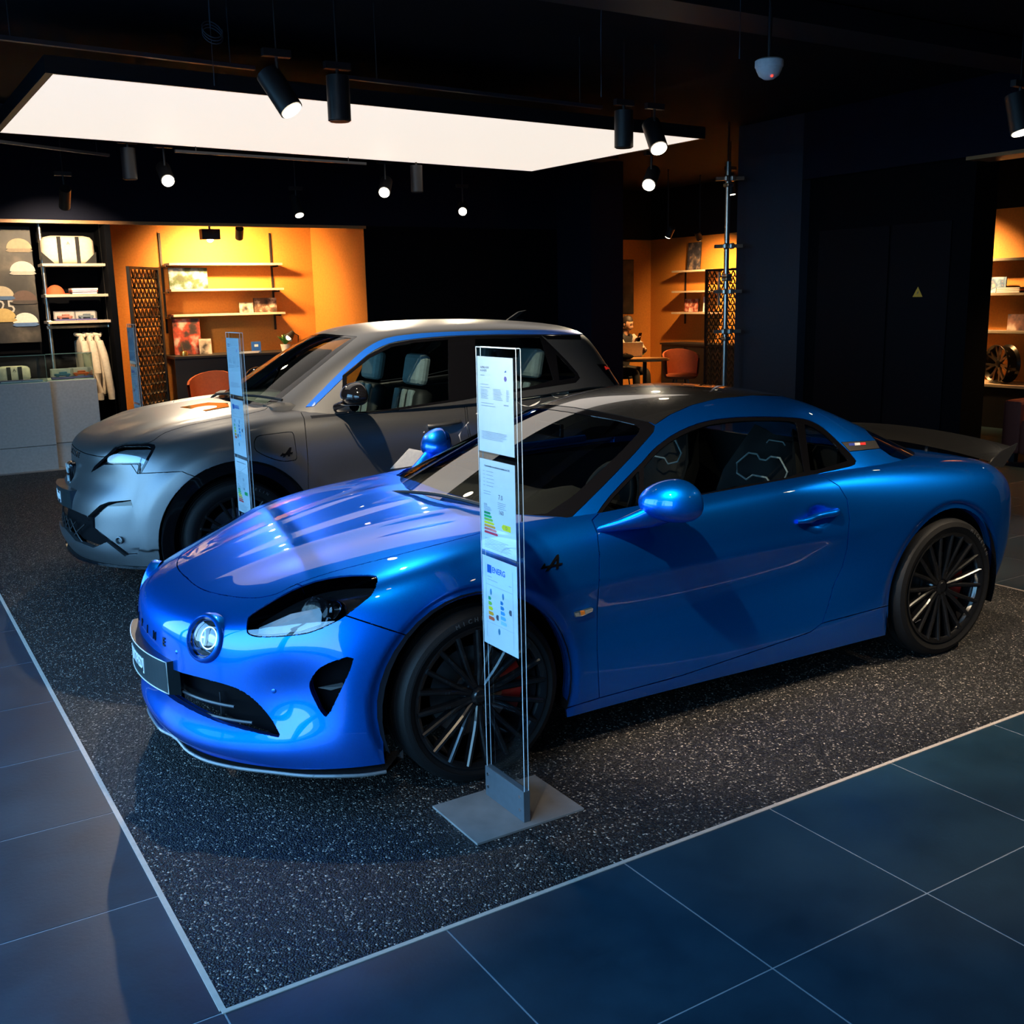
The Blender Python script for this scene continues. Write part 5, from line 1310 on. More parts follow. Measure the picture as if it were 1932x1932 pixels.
# further lamps of the same rails, above and behind the viewer, plus one added to warm the stand papers
for (p,a,w,t) in (((1.0,2.15,2.95),(3.0,3.1,.6),POW*2.4,'lit, over the tiled aisle aimed at the coupe door'),((1.5,4.75,3.02),(3.1,6.0,.9),POW*3.0,'lit, between the two cars aimed at the hatchback door'),
    ((1.85,4.5,3.02),(1.45,3.85,.8),POW*.8,'lit, above the coupe, aimed at its bonnet'),((3.6,1.35,2.95),(3.0,2.3,0),POW*.7,'lit, over the tiled aisle aimed at the coupe sill'),((5.4,1.6,2.95),(4.3,3.2,.3),POW*1.6,'lit, over the tiled aisle aimed at the coupe rear wheel'),((2.6,.2,2.95),(2.95,1.0,0),POW*.25,'lit, aimed at the slate tiles of the aisle'),((.6,1.6,2.95),(1.65,2.75,.8),POW*.35,'lit, added out of view to warm the price stand papers of the coupe')):
    spot(p,a,w,LSP+' '+t,angle=26 if 'price' in t else 46)
# ------------------------------------------------------------------ background things
def photo(name,cols,scale=6,seed=0,detail=4,rough=.5,kind='noise'):
    """printed picture: blocks of colour"""
    m=bpy.data.materials.new(name); m.use_nodes=True; n=m.node_tree; p=n.nodes['Principled BSDF']; p.inputs['Roughness'].default_value=rough
    tc=n.nodes.new('ShaderNodeTexCoord'); mp=n.nodes.new('ShaderNodeMapping'); mp.inputs['Location'].default_value=(seed*3.1,seed*1.7,seed*.9); n.links.new(tc.outputs['Object'],mp.inputs[0])
    z=n.nodes.new('ShaderNodeTexNoise'); z.inputs['Scale'].default_value=scale; z.inputs['Detail'].default_value=detail; n.links.new(mp.outputs[0],z.inputs['Vector'])
    r=n.nodes.new('ShaderNodeValToRGB'); e=r.color_ramp.elements; r.color_ramp.interpolation='LINEAR'
    e[0].position=.32; e[0].color=(*cols[0],1); e[1].position=.68; e[1].color=(*cols[-1],1)
    for k,c in enumerate(cols[1:-1]): q=e.new(.32+.36*(k+1)/(len(cols)-1)); q.color=(*c,1)
    n.links.new(z.outputs['Fac'],r.inputs[0]); n.links.new(r.outputs[0],p.inputs['Base Color']); return m
M_wood=mat('table_wood',(.42,.22,.09),.45,var=.2,scale=9)
M_terra=mat('terracotta_fabric',(.42,.09,.025),.8,bump=.2)
M_cream=mat('cream_fabric',(.66,.56,.44),.85,bump=.15); M_blk=mat('black_fabric',(.012,.012,.013),.85)
M_counter=mat('counter_grey',(.42,.42,.42),.55); M_case=glassmat('case_glass',(.86,.95,.93),1.45)
M_gedge=mat('green_glass_edge',(.25,.42,.36),.2)
# --- counter with glass case
cy0=11.80
cn=empty('sales_counter',(0,0,0)); tag(cn,'pale grey sales counter in two blocks under a glass case','counter')
xa=ony(103,800,cy0).x; xb=ony(186,800,cy0+.25).x
cn.location=(0,cy0,0)
b2('counter_block',(-1.45,.0,.26),(xa,.7,.915),M_counter,cn,.004); b2('counter_plinth',(-1.45,.005,0),(xa-.002,.69,.255),M_counter,cn,.002)
b2('counter_block',(xa+.004,.12,.26),(xb,.7,.915),M_counter,cn,.004); b2('counter_plinth',(xa+.004,.125,0),(xb,.69,.255),M_counter,cn,.002)
gc=empty('glass_display_case',(0,cy0,.915)); tag(gc,'clear glass display case with green edges on the grey counter','display case')
for (x0,x1,y0) in ((-1.45,xa-.02,.02),(xa+.0,xb-.02,.14)):
    b2('glass_pane',(x0,y0,.005),(x1,y0+.006,.275),M_case,gc); b2('glass_pane',(x0,y0,.275),(x1,.62,.281),M_case,gc); b2('glass_pane',(x1-.006,y0+.006,.005),(x1,.62,.275),M_case,gc)
    b2('edge_strip',(x0,y0-.002,.276),(x1,y0,.282),M_gedge,gc); b2('edge_strip',(x1-.002,y0-.002,.0),(x1+.001,y0+.002,.28),M_gedge,gc); b2('edge_strip',(x0,y0-.001,.0),(x1,y0+.003,.008),M_gedge,gc)
def boxthing(name,label,cat,c,s,m,parts=None,group=None,rz=0):
    o=empty(name,c,rz); tag(o,label,cat,group); b2('carton',(-s[0]/2,-s[1]/2,0),(s[0]/2,s[1]/2,s[2]),m,o,.003)
    if parts:
        for k,(a,b,mm) in enumerate(parts): b2('printed_panel',a,b,mm,o)
    return o
M_box=mat('box_white',(.62,.60,.58),.6); M_boxp=mat('box_purple',(.10,.09,.25),.6)
def modelbox(c,col,label,rz=0,group='boxed model cars'):
    o=empty('model_car_box',c,rz); tag(o,label,'box',group)
    b2('box_base',(-.11,-.05,0),(.11,.05,.018),M_boxp,o); b2('box_window',(-.11,-.048,.018),(.11,.048,.1),glassmat('box_window',(.9,.9,.9),1.4),o); b2('box_back',(-.11,.044,.018),(.11,.05,.105),M_box,o)
    bm=bmesh.new(); bx(bm,(0,0,.042),(.16,.06,.025),None,.008); bx(bm,(.01,0,.062),(.08,.05,.022),None,.009)
    for x in (-.05,.05):
        for y in (-.03,.03): cyl(bm,(x,y-.004,.03),(x,y+.004,.03),.014,.014,10)
    bmobj('model_car',bm,mat('model_%s'%label[:12],col,.3),o)
zc_=.922
p=ony(119,722,cy0+.33); modelbox((p.x,cy0+.33,zc_),(.05,.15,.25),'boxed blue model car in the glass case beside the jackets')
p=ony(154,722,cy0+.40); modelbox((p.x,cy0+.40,zc_),(.65,.12,.03),'boxed orange model car in the glass case beside the jackets')
for px,t in ((24,'flat purple book with red edge lying in the glass case'),(64,'flat blue book lying in the glass case')):
    p=ony(px,724,cy0+.2); o=empty('book',(p.x-.03,cy0+.14,zc_)); tag(o,t,'book','books in the glass case'); b2('cover',(-.10,-.08,0),(.10,.08,.018),M_boxp,o,.001); b2('pages',(-.095,-.083,.003),(.102,.0,.015),M_paper,o)
# white bag inside the case
def duffel(c,s,label,strap):
    o=empty('duffel_bag',c); tag(o,label,'bag')
    bm=bmesh.new(); bx(bm,(0,0,.5),(1,1,1),None,.18); 
    for v in bm.verts:
        v.co.x*=s[0]*(1-.12*max(0,v.co.z-.6)); v.co.y*=s[1]; v.co.z*=s[2]
    bmobj('bag_body',bm,M_cream,o,True,50)
    for x in (-.17,.17): b2('strap',(x*s[0]-.02,-s[1]/2-.006,.0),(x*s[0]+.02,-s[1]/2+.002,s[2]*.96),M_blk,o)
    if strap:
        for sx_ in (-1,1):
            bm=bmesh.new(); vs=[bm.verts.new(v) for v in ((sx_*s[0]/2*1.0,-s[1]/2-.004,0),(sx_*s[0]*.28,-s[1]/2-.004,0),(sx_*s[0]/2*1.02,-s[1]/2-.004,s[2]*.42))]; bm.faces.new(vs)
            ex=bmesh.ops.extrude_face_region(bm,geom=bm.faces[:]); bmesh.ops.translate(bm,vec=(0,.01,0),verts=[v for v in ex['geom'] if isinstance(v,bmesh.types.BMVert)]); bmobj('dark_corner',bm,M_blk,o)
    texto('bag_badge','A',.05,.001,M_blk,Matrix(((1,0,0,.0),(0,0,-1,-s[1]/2-.004),(0,1,0,s[2]*.72),(0,0,0,1))),o)
    return o
RY=12.83   # rack plane
duffel((ony(24,690,12.27).x,12.27,zc_),(.32,.16,.15),'small white bag standing inside the glass case',False)
# --- steel rack
def clampbar(bm,p,r=.03): bx(bm,p,(.06,.06,.035),None,.008)
rk=empty('steel_rack',(0,RY,0)); tag(rk,'floor-to-ceiling steel pole rack with pale shelves beside the orange alcove','rack')
xl0=ony(64,430,RY).x+.05; xr0=ony(186,430,RY).x+.02
for x in (xl0,xr0):
    bm=bmesh.new(); tube(bm,[(x,0,.01),(x,0,2.62)],.022,12); bmobj('pole',bm,M_steel,rk,True)
zs=[ony(125,v,RY).z for v in (418,500,557.5,607,617)]
for k,z in enumerate(zs):
    if k in (1,2,3): b2('shelf',(xl0-.03,-.16,z-.018),(xr0+.03,.16,z+.012),M_shelf,rk,.002)
    else:
        bm=bmesh.new(); tube(bm,[(xl0-.03,0,z),(xr0+.04,0,z)],.018,10); bmobj('cross_tube',bm,M_steel,rk,True)
    for x in (xl0,xr0):
        bm=bmesh.new(); clampbar(bm,(x,-.01,z)); bmobj('clamp',bm,M_steel,rk)
duffel((ony(128,495,RY).x,RY,zs[1]+.012),(.56,.26,.30),'cream duffel bag with black straps on the top rack shelf',True)
def cap(c,col,brim,label,rz=0,sc=1):
    o=empty('baseball_cap',c,rz); tag(o,label,'cap'); bm=bmesh.new()
    bmesh.ops.create_uvsphere(bm,u_segments=20,v_segments=12,radius=1)
    bmesh.ops.delete(bm,geom=[v for v in bm.verts if v.co.z<-.05],context='VERTS')
    for v in bm.verts: v.co=Vector((v.co.x*.10,v.co.y*.085,max(0,v.co.z)*.105))*sc
    bmobj('crown',bm,mat('cap_'+label[:10],col,.8),o,True,60)
    bm=bmesh.new(); P=[(.06,-.07),(.12,-.06),(.16,-.02),(.16,.02),(.12,.06),(.06,.07)]; prism(bm,[(x*sc,y*sc) for x,y in P],Matrix.Translation((0,0,.004)),.006); bmobj('brim',bm,mat('brim_'+label[:10],brim,.8),o)
cap((ony(104,552,RY).x,RY-.02,zs[2]+.012),(.62,.10,.03),(.60,.09,.03),'red baseball cap on the middle rack shelf',.2)
for k in range(3):
    p=ony(157,555-k*4,RY); o=empty('book',(p.x,RY,zs[2]+.012+k*.022)); tag(o,['dark book at the bottom of the stack on the rack','striped book in the middle of the stack on the rack','pale book on top of the stack on the rack'][k],'book','books stacked on the rack'); b2('cover',(-.14,-.1,0),(.14,.1,.021),[M_blk,mat('book_red',(.25,.05,.04),.6),M_box][k],o,.001); b2('pages',(-.13,-.103,.004),(.13,0,.017),M_paper,o)
p=ony(123,604,RY); modelbox((p.x,RY,zs[3]+.012),(.5,.2,.15),'boxed pale red model car on the lower rack shelf')
p=ony(163,604,RY); modelbox((p.x,RY,zs[3]+.012),(.2,.25,.3),'boxed grey model car on the lower rack shelf')
# --- jackets on hangers
def jacket(px,label,dy,dx):
    x=ony(px,622,RY).x; o=empty('jacket',(x,RY+dy,zs[4]-.02)); tag(o,label,'jacket','cream jackets on hangers')
    bm=bmesh.new(); tube(bm,[(0,0,.02),(0,0,-.06),(-.0,-.0,-.08)],.004,6); tube(bm,[(0,-.20,-.16),(0,0,-.08),(0,.20,-.16)],.006,6); bmobj('hanger',bm,M_blk,o)
    bm=bmesh.new(); rows=[]
    for (z,w,d) in ((-.08,.07,.03),(-.12,.12,.036),(-.17,.21,.042),(-.30,.22,.045),(-.50,.23,.046),(-.68,.24,.046),(-.74,.22,.043)):
        rows.append([bm.verts.new((d*math.cos(2*PI*k/20)*(1+.10*math.sin(7*2*PI*k/20+z*9)),w*math.sin(2*PI*k/20),z)) for k in range(20)])
    for A,B in zip(rows,rows[1:]):
        for k in range(20): bm.faces.new((A[k],A[(k+1)%20],B[(k+1)%20],B[k]))
    bm.faces.new(rows[-1]); bmesh.ops.recalc_face_normals(bm,faces=bm.faces[:]); bmobj('jacket_body',bm,M_cream,o,True,60)
    for s in (-1,1):
        bm=bmesh.new(); tube(bm,[(0,s*.17,-.15),(dx*.4,s*.23,-.3),(dx*.7,s*.25,-.5),(dx,s*.25,-.72),(dx,s*.24,-.80)],[.04,.043,.042,.04,.036],12); bmobj('sleeve',bm,M_cream,o,True,60)
    bm=bmesh.new(); tube(bm,[(.03,-.06,-.085),(.05,0,-.07),(.03,.06,-.085),(-.03,.05,-.07),(-.05,0,-.065),(-.03,-.05,-.07)],.022,8,True); bmobj('collar',bm,M_cream,o,True)
jacket(150,'cream jacket on a hanger, the one beside the boxed model cars',0,.02); jacket(166,'cream jacket on a hanger, middle of the three',0,.02); jacket(180,'cream jacket on a hanger, next to the rack pole, long sleeve',0,.06)
# --- printed cap wall
pst=empty('wall_poster',(0,BY+.5,0)); tag(pst,'large dark printed panel of sports caps behind the sales counter','poster')
q0=ony(-60,405,BY+.5); q1=ony(62,413,BY+.5); q2=ony(79,645,BY+.5)
b2('print_panel',(-.4,0,q2.z),(q2.x,.02,2.56),photo('cap_wall_print',[(.006,.006,.008),(.015,.015,.018),(.04,.035,.032),(.10,.085,.07)],3.5,2,5),pst)
for px,py,col,br in ((35,462,(.45,.36,.24),(.30,.24,.17)),(42,505,(.62,.58,.52),(.40,.38,.35)),(48,602,(.66,.64,.60),(.08,.16,.35)),(6,594,(.50,.36,.14),(.45,.32,.12)),(2,552,(.40,.34,.25),(.06,.12,.25)),(45,560,(.10,.06,.05),(.05,.04,.04))):
    P=ony(px,py,BY+.5); bm=bmesh.new()
    prism(bm,[(.13*math.cos(PI*k/14),.13*math.sin(PI*k/14)*.85) for k in range(15)],Matrix(((1,0,0,P.x),(0,0,1,-.012),(0,1,0,P.z-.04),(0,0,0,1))),.011); bmobj('printed_cap',bm,mat('print%d_%d'%(px,py),col,.7),pst)
    bm=bmesh.new(); prism(bm,[(-.11,-.02),(.11,-.02),(.14,-.045),(.10,-.06),(-.10,-.06),(-.14,-.045)],Matrix(((1,0,0,P.x),(0,0,1,-.013),(0,1,0,P.z-.02),(0,0,0,1))),.012); bmobj('printed_brim',bm,mat('printb%d_%d'%(px,py),br,.7),pst)
P=ony(12,580,BY+.5); texto('printed_letters','25',.2,.001,mat('jersey_white',(.45,.44,.42),.7),Matrix(((1,0,0,P.x),(0,0,-1,-.004),(0,1,0,P.z),(0,0,0,1))),pst)
# --- shelf units
def shelfunit(name,label,pts_top,uprights,zsh,depth,axis,m=M_shelf):
    pass
AY=AB-.002
su=empty('wall_shelves',(0,AY,0)); tag(su,'three wooden shelves on black uprights against the orange alcove wall','shelves')
xs0=ony(316,500,AY-.2).x; xs1=ony(529,500,AY-.2).x
for px in (306,513):
    x=ony(px,520,AY).x; b2('upright',(x-.012,-.02,1.32),(x+.012,0,ony(px,440,AY).z),M_blackmetal,su)
zA=[ony(420,v,AY-.28).z for v in (496,544.5,591.5)]
for z in zA:
    b2('shelf',(xs0,-.28,z-.028),(xs1,-.02,z),M_shelf,su,.002)
    for px in (306,513):
        x=ony(px,520,AY).x; b2('bracket',(x-.01,-.24,z-.05),(x+.01,-.01,z-.028),M_blackmetal,su)
def card(x0,px1,py0,py1,Y,label,m,cat='picture',tilt=.03,group=None):
    A=ony(x0,py1,Y); B=ony(px1,py0,Y); w=B.x-A.x; hh=B.z-A.z
    o=empty('framed_print',((A.x+B.x)/2,Y,A.z)); tag(o,label,cat,group); R=Matrix.Rotation(-tilt,3,'X')
    boxo('backing',R@Vector((0,.006,hh/2)),(w,.012,hh),M_blk,o,R); boxo('print',R@Vector((0,-.0015,hh/2)),(w*.995,.003,hh*.99),m,o,R); return o
def settle(o,z): o.location.z=z
c1=card(320,390,500,541,AY-.14,'colour photograph of a car and spectators on the middle alcove shelf',photo('rally_print',[(.01,.03,.015),(.03,.07,.03),(.12,.18,.28),(.6,.58,.5)],9,1)); settle(c1,zA[1]+.001)
c2=card(452,477,568,588,AY-.14,'small black and white print on the lowest alcove shelf',photo('bw_print',[(.02,.02,.02),(.2,.19,.18),(.5,.47,.42)],14,3)); settle(c2,zA[2]+.001)
c3=card(480,521,560,588,AY-.12,'wider race photograph on the lowest alcove shelf beside a small print',photo('race_print',[(.02,.02,.02),(.12,.07,.05),(.55,.5,.45)],11,4)); settle(c3,zA[2]+.001)
# alcove desk
dk=empty('alcove_desk',(0,AB-.75,0)); tag(dk,'long dark desk along the orange alcove wall','desk')
zd=ony(400,668,AB-.35).z; dx0=ony(318,668,AB-.35).x; dx1=ony(585,430,AB).x-.05
b2('desk_top',(dx0,.1,zd-.03),(dx1,.74,zd),M_desk,dk,.003); b2('desk_front',(dx0,.12,.0),(dx1,.14,zd-.03),M_desk,dk); 
c4=card(330,376,598,668,AB-.25,'tall poster of red racing cars leaning on the alcove desk',photo('red_cars_print',[(.012,.012,.014),(.04,.02,.02),(.30,.04,.02),(.35,.30,.27)],7,6)); settle(c4,zd+.001)
c5=card(377,398,637,667,AB-.30,'small pale card with a dark silhouette on the alcove desk',photo('card_print',[(.03,.03,.03),(.45,.40,.34),(.5,.45,.4)],6,9)); settle(c5,zd+.001)
pt=empty('brass_pot',(ony(347,666,AB-.5).x,AB-.5,zd)); tag(pt,'small brass pot with a pen on the alcove desk','pot'); bm=bmesh.new(); lathe(bm,[(.0005,0),(.045,0),(.05,.03),(.035,.06),(.03,.06)],20); bmobj('pot',bm,mat('brass',(.6,.38,.12),.3,metal=1),pt,True,50); bm=bmesh.new(); tube(bm,[(0,0,.03),(-.03,0,.17)],.006,6); bmobj('pen',bm,MATS['brass'],pt)
o=empty('blue_folder',(ony(485,680,AB-.5).x,AB-.5,zd)); tag(o,'bright blue folder standing on the alcove desk','folder'); boxo('folder',(0,0,.07),(.12,.02,.14),mat('folder_blue',(.02,.12,.5),.5),o); boxo('label',(0,-.011,.09),(.05,.002,.03),M_paper,o)
for k in range(2):
    o=empty('magazine',(ony(466,667,AB-.45).x+.02*k,AB-.45,zd+k*.012)); tag(o,['closed magazine under another on the alcove desk','closed magazine on top of another on the alcove desk'][k],'magazine'); b2('cover',(-.13,-.09,0),(.13,.09,.011),[M_box,M_blk][k],o); b2('pages',(-.125,-.092,.002),(.125,0,.009),M_paper,o)
# plant, lamp seen through the windscreen
P=ony(541,690,AB-.45); pl_=empty('potted_plant',(P.x,AB-.45,zd)); tag(pl_,'small green plant in a pale pot on the alcove desk','plant'); bm=bmesh.new(); lathe(bm,[(.0005,0),(.05,0),(.065,.09),(.055,.09)],18); bmobj('pot',bm,M_box,pl_,True)
for k in range(22):
    a=k*2.4; bm=bmesh.new(); r=.04+.03*random.random(); tip=Vector((r*1.6*math.cos(a),r*1.6*math.sin(a),.14+.09*random.random())); b0=Vector((.01*math.cos(a),.01*math.sin(a),.085)); sdv=Vector((-math.sin(a),math.cos(a),0))*.022; mid=(b0+tip)/2+Vector((0,0,.02))
    bm.faces.new([bm.verts.new(v) for v in (b0,mid+sdv,tip,mid-sdv)]); bmobj('leaf',bm,mat('leaf_green',(.06,.20,.03),.5),pl_)
P=ony(548,705,AB-.6); lm=empty('desk_lamp',(P.x+.12,AB-.6,zd)); tag(lm,'small desk lamp glowing warm on the alcove desk','lamp'); bm=bmesh.new(); lathe(bm,[(.0005,0),(.06,0),(.06,.012),(.0005,.014)],20); tube(bm,[(0,0,.01),(.02,0,.2),(-.05,0,.24)],.007,6); bmobj('lamp_arm',bm,M_blackmetal,lm,True); bm=bmesh.new(); cyl(bm,(-.05,0,.245),(-.13,-.02,.17),.03,.06,18,False); bmobj('lamp_shade',bm,M_blackmetal,lm); bm=bmesh.new(); bmesh.ops.create_uvsphere(bm,u_segments=14,v_segments=8,radius=.035); bmesh.ops.translate(bm,vec=(-.12,-.02,.18),verts=bm.verts[:]); bmobj('bulb',bm,mat('bulb_glow',(1,.8,.5),.4,emit=(1,.7,.35),es=8),lm)
# orange shell chairs
def chair(loc,rz,label,back_h=.36):
    o=empty('shell_chair',loc,rz); tag(o,label,'chair'); bm=bmesh.new(); rows=[]
    for k in range(13):
        a=-1.9+3.8*k/12; r=.27; hh=back_h*(.45+.55*math.cos(a/2.1)**2)
        rows.append([bm.verts.new(v) for v in ((r*math.sin(a)*.9,-r*math.cos(a)*.9,.42),(r*math.sin(a),-r*math.cos(a),.48),(r*1.06*math.sin(a),-r*1.06*math.cos(a),.45+hh),(r*.96*math.sin(a),-r*.96*math.cos(a),.45+hh),(r*.88*math.sin(a),-r*.88*math.cos(a),.48))])
    for A,B in zip(rows,rows[1:]):
        for q in range(4): bm.faces.new((A[q],A[q+1],B[q+1],B[q]))
    bmesh.ops.recalc_face_normals(bm,faces=bm.faces[:]); bmobj('backrest',bm,M_terra,o,True,50)
    bm=bmesh.new(); lathe(bm,[(.0005,.49),(.2,.48),(.25,.45),(.22,.41),(.0005,.40)],24); bmobj('seat',bm,M_terra,o,True,60)
    for k in range(4):
        a=PI/4+k*PI/2; bm=bmesh.new(); tube(bm,[(.12*math.cos(a),.12*math.sin(a),.41),(.24*math.cos(a),.24*math.sin(a),.0)],.013,8); bmobj('leg',bm,M_blackmetal,o)
P=ony(400,735,BY+.15); chair((P.x,BY+.15,0),2.6,'terracotta shell chair at the alcove desk behind the hatchback bonnet',.42)
# --- perforated screens
M_lat=mat('lattice_metal',(.10,.062,.03),.4,metal=.6)
def screen(p0,p1,h,label,nx,nz,r=.006,z0=.05,solid=True):
    p0=Vector(p0);p1=Vector(p1); o=empty('perforated_screen',(p0.x,p0.y,0),math.atan2(p1.y-p0.y,p1.x-p0.x)); tag(o,label,'screen'); Wd=(p1-p0).length
    for (a,b) in (((0,-.02,0),(.03,.02,h)),((Wd-.03,-.02,0),(Wd,.02,h))): b2('frame_post',a,b,M_blackmetal,o)
    b2('frame_rail',(.03,-.02,h-.03),(Wd-.03,.02,h),M_blackmetal,o); b2('frame_rail',(.03,-.02,0),(Wd-.03,.02,.05),M_blackmetal,o)
    bm=bmesh.new(); dx=(Wd-.06)/nx; dz=(h-.08)/nz
    for i in range(nx):
        for k in range(nz):
            cx_=.03+dx*(i+.5); cz2=.05+dz*(k+.5)
            L=[(cx_+dx*.46*a,0,cz2+dz*.46*b) for a,b in ((0,1),(.45,.35),(.8,-.2),(.55,-.75),(0,-.95),(-.55,-.75),(-.8,-.2),(-.45,.35))]
            tube(bm,L,r,3,True)
            tube(bm,[(cx_-dx*.5,0,cz2-dz*.5),(cx_,0,cz2+dz*.5)],r*.8,3); tube(bm,[(cx_+dx*.5,0,cz2-dz*.5),(cx_,0,cz2+dz*.5)],r*.8,3)
    k=bmobj('lattice',bm,M_lat,o); k['kind']='stuff'; return o
A=ony(249,600,BY+.25); B=ony(305,600,BY+.75)
screen((A.x,A.y,0),(B.x,B.y,0),2.12,'black framed perforated screen beside the alcove shelves',7,18,.012)
# --- lounge
L_=lambda px,py,d=0: onx(px,py,XO-d)
ls=empty('lounge_shelves',(XO,0,0)); tag(ls,'pale shelves on the orange lounge wall beside the perforated screen','shelves')
y0s=L_(1268,510,.25).y; y1s=L_(1342,510,.25).y
zl_=[L_(1300,v,.25).z for v in (509.5,548.5,589)]
for z in zl_: b2('shelf',(-.26,y1s,z-.03),(-.01,y0s,z),M_shelf,ls,.002)
yu=L_(1294,540).y; b2('upright',(-.02,yu-.012,zl_[2]-.2),(0,yu+.012,zl_[0]+.0),M_blackmetal,ls)
def cardx(px0,px1,py0,py1,d,label,m):
    A=L_(px0,py1,d); B=L_(px1,py0,d); w=abs(B.y-A.y); hh=B.z-A.z; o=empty('framed_print',(XO-d,(A.y+B.y)/2,A.z)); tag(o,label,'picture')
    R=Matrix.Rotation(.06,3,'Y'); boxo('backing',R@Vector((.006,0,hh/2)),(.012,w,hh),M_blk,o,R); boxo('print',R@Vector((-.0015,0,hh/2)),(.003,w*.98,hh*.98),m,o,R); return o
k=cardx(1296,1321,453,507,.14,'tall dark action print on the top lounge shelf',photo('action_print',[(.012,.012,.02),(.05,.05,.07),(.35,.25,.18)],10,12)); settle(k,zl_[0]+.001)
k=cardx(1291,1317,562,587,.12,'magazine with racing cars on the lower lounge shelf',photo('mag_print',[(.05,.04,.04),(.4,.08,.05),(.6,.55,.5)],14,14)); settle(k,zl_[2]+.001)
k=cardx(1326,1332,558,587,.12,'narrow white booklet beside the racing magazine on the lounge shelf',M_paper); settle(k,zl_[2]+.001)
cb_=empty('low_cabinet',(XO,0,0)); tag(cb_,'dark low cabinet under the lounge shelves','cabinet'); ya=L_(1248,660,.45).y; yb=L_(1400,660,.45).y; zc2=L_(1290,648,.45).z
b2('cabinet_body',(-.45,yb,0),(-.01,ya,zc2-.03),M_desk,cb_); b2('cabinet_top',(-.47,yb,zc2-.03),(-.01,ya+.02,zc2),M_desk,cb_)
for k in range(3): b2('cabinet_door',(-.462,yb+.05+k*(ya-yb)/3,.06),(-.45,yb-.02+(k+1)*(ya-yb)/3,zc2-.06),M_desk,cb_)
ys0=onx(1331,600,XO-1.6); ys1=onx(1398,600,XO-1.6)
screen((XO-1.6,ys1.y,0),(XO-1.6,ys0.y,0),onx(1340,508,XO-1.6).z,'black framed perforated screen behind the steel pole in the lounge',7,20,.010)
wp=empty('wall_poster',(0,ycor,0)); tag(wp,'tall dark poster on the orange lounge wall behind the seated person','poster'); A=ony(1160,592,ycor); B=ony(1194,491,ycor); b2('print',(A.x,-.015,A.z),(B.x,-.003,B.z),photo('lounge_poster',[(.02,.02,.02),(.05,.045,.04),(.12,.09,.07)],3,21),wp); b2('poster_frame',(A.x-.01,-.012,A.z-.01),(B.x+.01,-.001,B.z+.01),M_blk,wp)
# steel pole with clamps
PX2,PY2=8.15,8.72
bpnt=Vector(CAMP)+pray(1370,520)*11.4; PX2,PY2=bpnt.x,bpnt.y
pr_=empty('steel_pole_rack',(PX2,PY2,0)); tag(pr_,'slim floor-to-ceiling steel pole with clamped shelf arms beside the partition column','rack')
bm=bmesh.new(); tube(bm,[(0,0,.01),(0,0,(CAMP+pray(1374,310)*11.4).z)],.027,14); bmobj('pole',bm,M_steel,pr_,True)
bm=bmesh.new(); tube(bm,[(0,0,2.9),(0,0,3.45)],.01,8); bmobj('ceiling_wire',bm,M_blackmetal,pr_)
for py in (341,465,550,626): 
    z=(CAMP+pray(1370,py)*11.4).z; d=Vector((CR.x,CR.y,0)).normalized()
    boxo('shelf_arm',d*.02+Vector((0,0,z)),(.30,.05,.035),M_steel,pr_,Matrix.Rotation(math.atan2(d.y,d.x),3,'Z'))
    for q in (-.03,.035): boxo('clamp',d*q+Vector((0,-.03,z)),(.05,.06,.06),M_steel,pr_,Matrix.Rotation(math.atan2(d.y,d.x),3,'Z'),.012)
for py in (353,520,527,640): boxo('clamp',Vector((0,-.01,(CAMP+pray(1370,py)*11.4).z)),(.085,.085,.04),M_steel,pr_,None,.012)
boxo('hook_plate',d*-.08+Vector((0,0,(CAMP+pray(1362,545)*11.4).z)),(.02,.02,.36),M_steel,pr_)
# table, laptop, bottle, chair, person
TX,TY=10.05,12.35
tb=empty('round_table',(TX,TY,0)); tag(tb,'round wooden table with laptop in the orange lounge','table')
bm=bmesh.new(); lathe(bm,[(.0005,.74),(.36,.74),(.37,.73),(.36,.71),(.0005,.71)],40); bmobj('table_top',bm,M_wood,tb,True,40)
bm=bmesh.new(); lathe(bm,[(.03,.71),(.03,.03),(.22,.015),(.22,0),(.0005,0)],24); bmobj('pedestal',bm,M_blackmetal,tb,True,40)
view=Vector((CF.x,CF.y,0)).normalized(); rt=Vector((CR.x,CR.y,0)).normalized()
def fromview(px,py,t): return CAMP+pray(px,py)*t
lap=empty('laptop',(TX-.12*1,TY+.0,.74)); lp0=onz(1192,674,.74); lap.location=(lp0.x,lp0.y,.74); lap.rotation_euler=(0,0,math.atan2(rt.y,rt.x)+.15); tag(lap,'open laptop seen from behind on the round table','laptop')
boxo('keyboard_base',(0,.10,.008),(.32,.22,.014),M_steel,lap,None,.003); R=Matrix.Rotation(.25,3,'X'); boxo('screen_lid',R@Vector((0,0,.115))+Vector((0,-.01,.012)),(.32,.008,.22),mat('laptop_shell',(.55,.50,.46),.4,metal=.3),lap,R,.003)
bot=empty('drink_bottle',onz(1212,669,.74)); tag(bot,'small green drink bottle beside the laptop','bottle'); bm=bmesh.new(); lathe(bm,[(.0005,0),(.028,0),(.03,.02),(.03,.10),(.014,.14),(.014,.17),(.0005,.17)],18); bmobj('bottle',bm,mat('bottle_green',(.10,.22,.12),.2),bot,True,50); bm=bmesh.new(); lathe(bm,[(.016,.16),(.016,.18),(.0005,.18)],14); bmobj('cap',bm,M_white,bot)
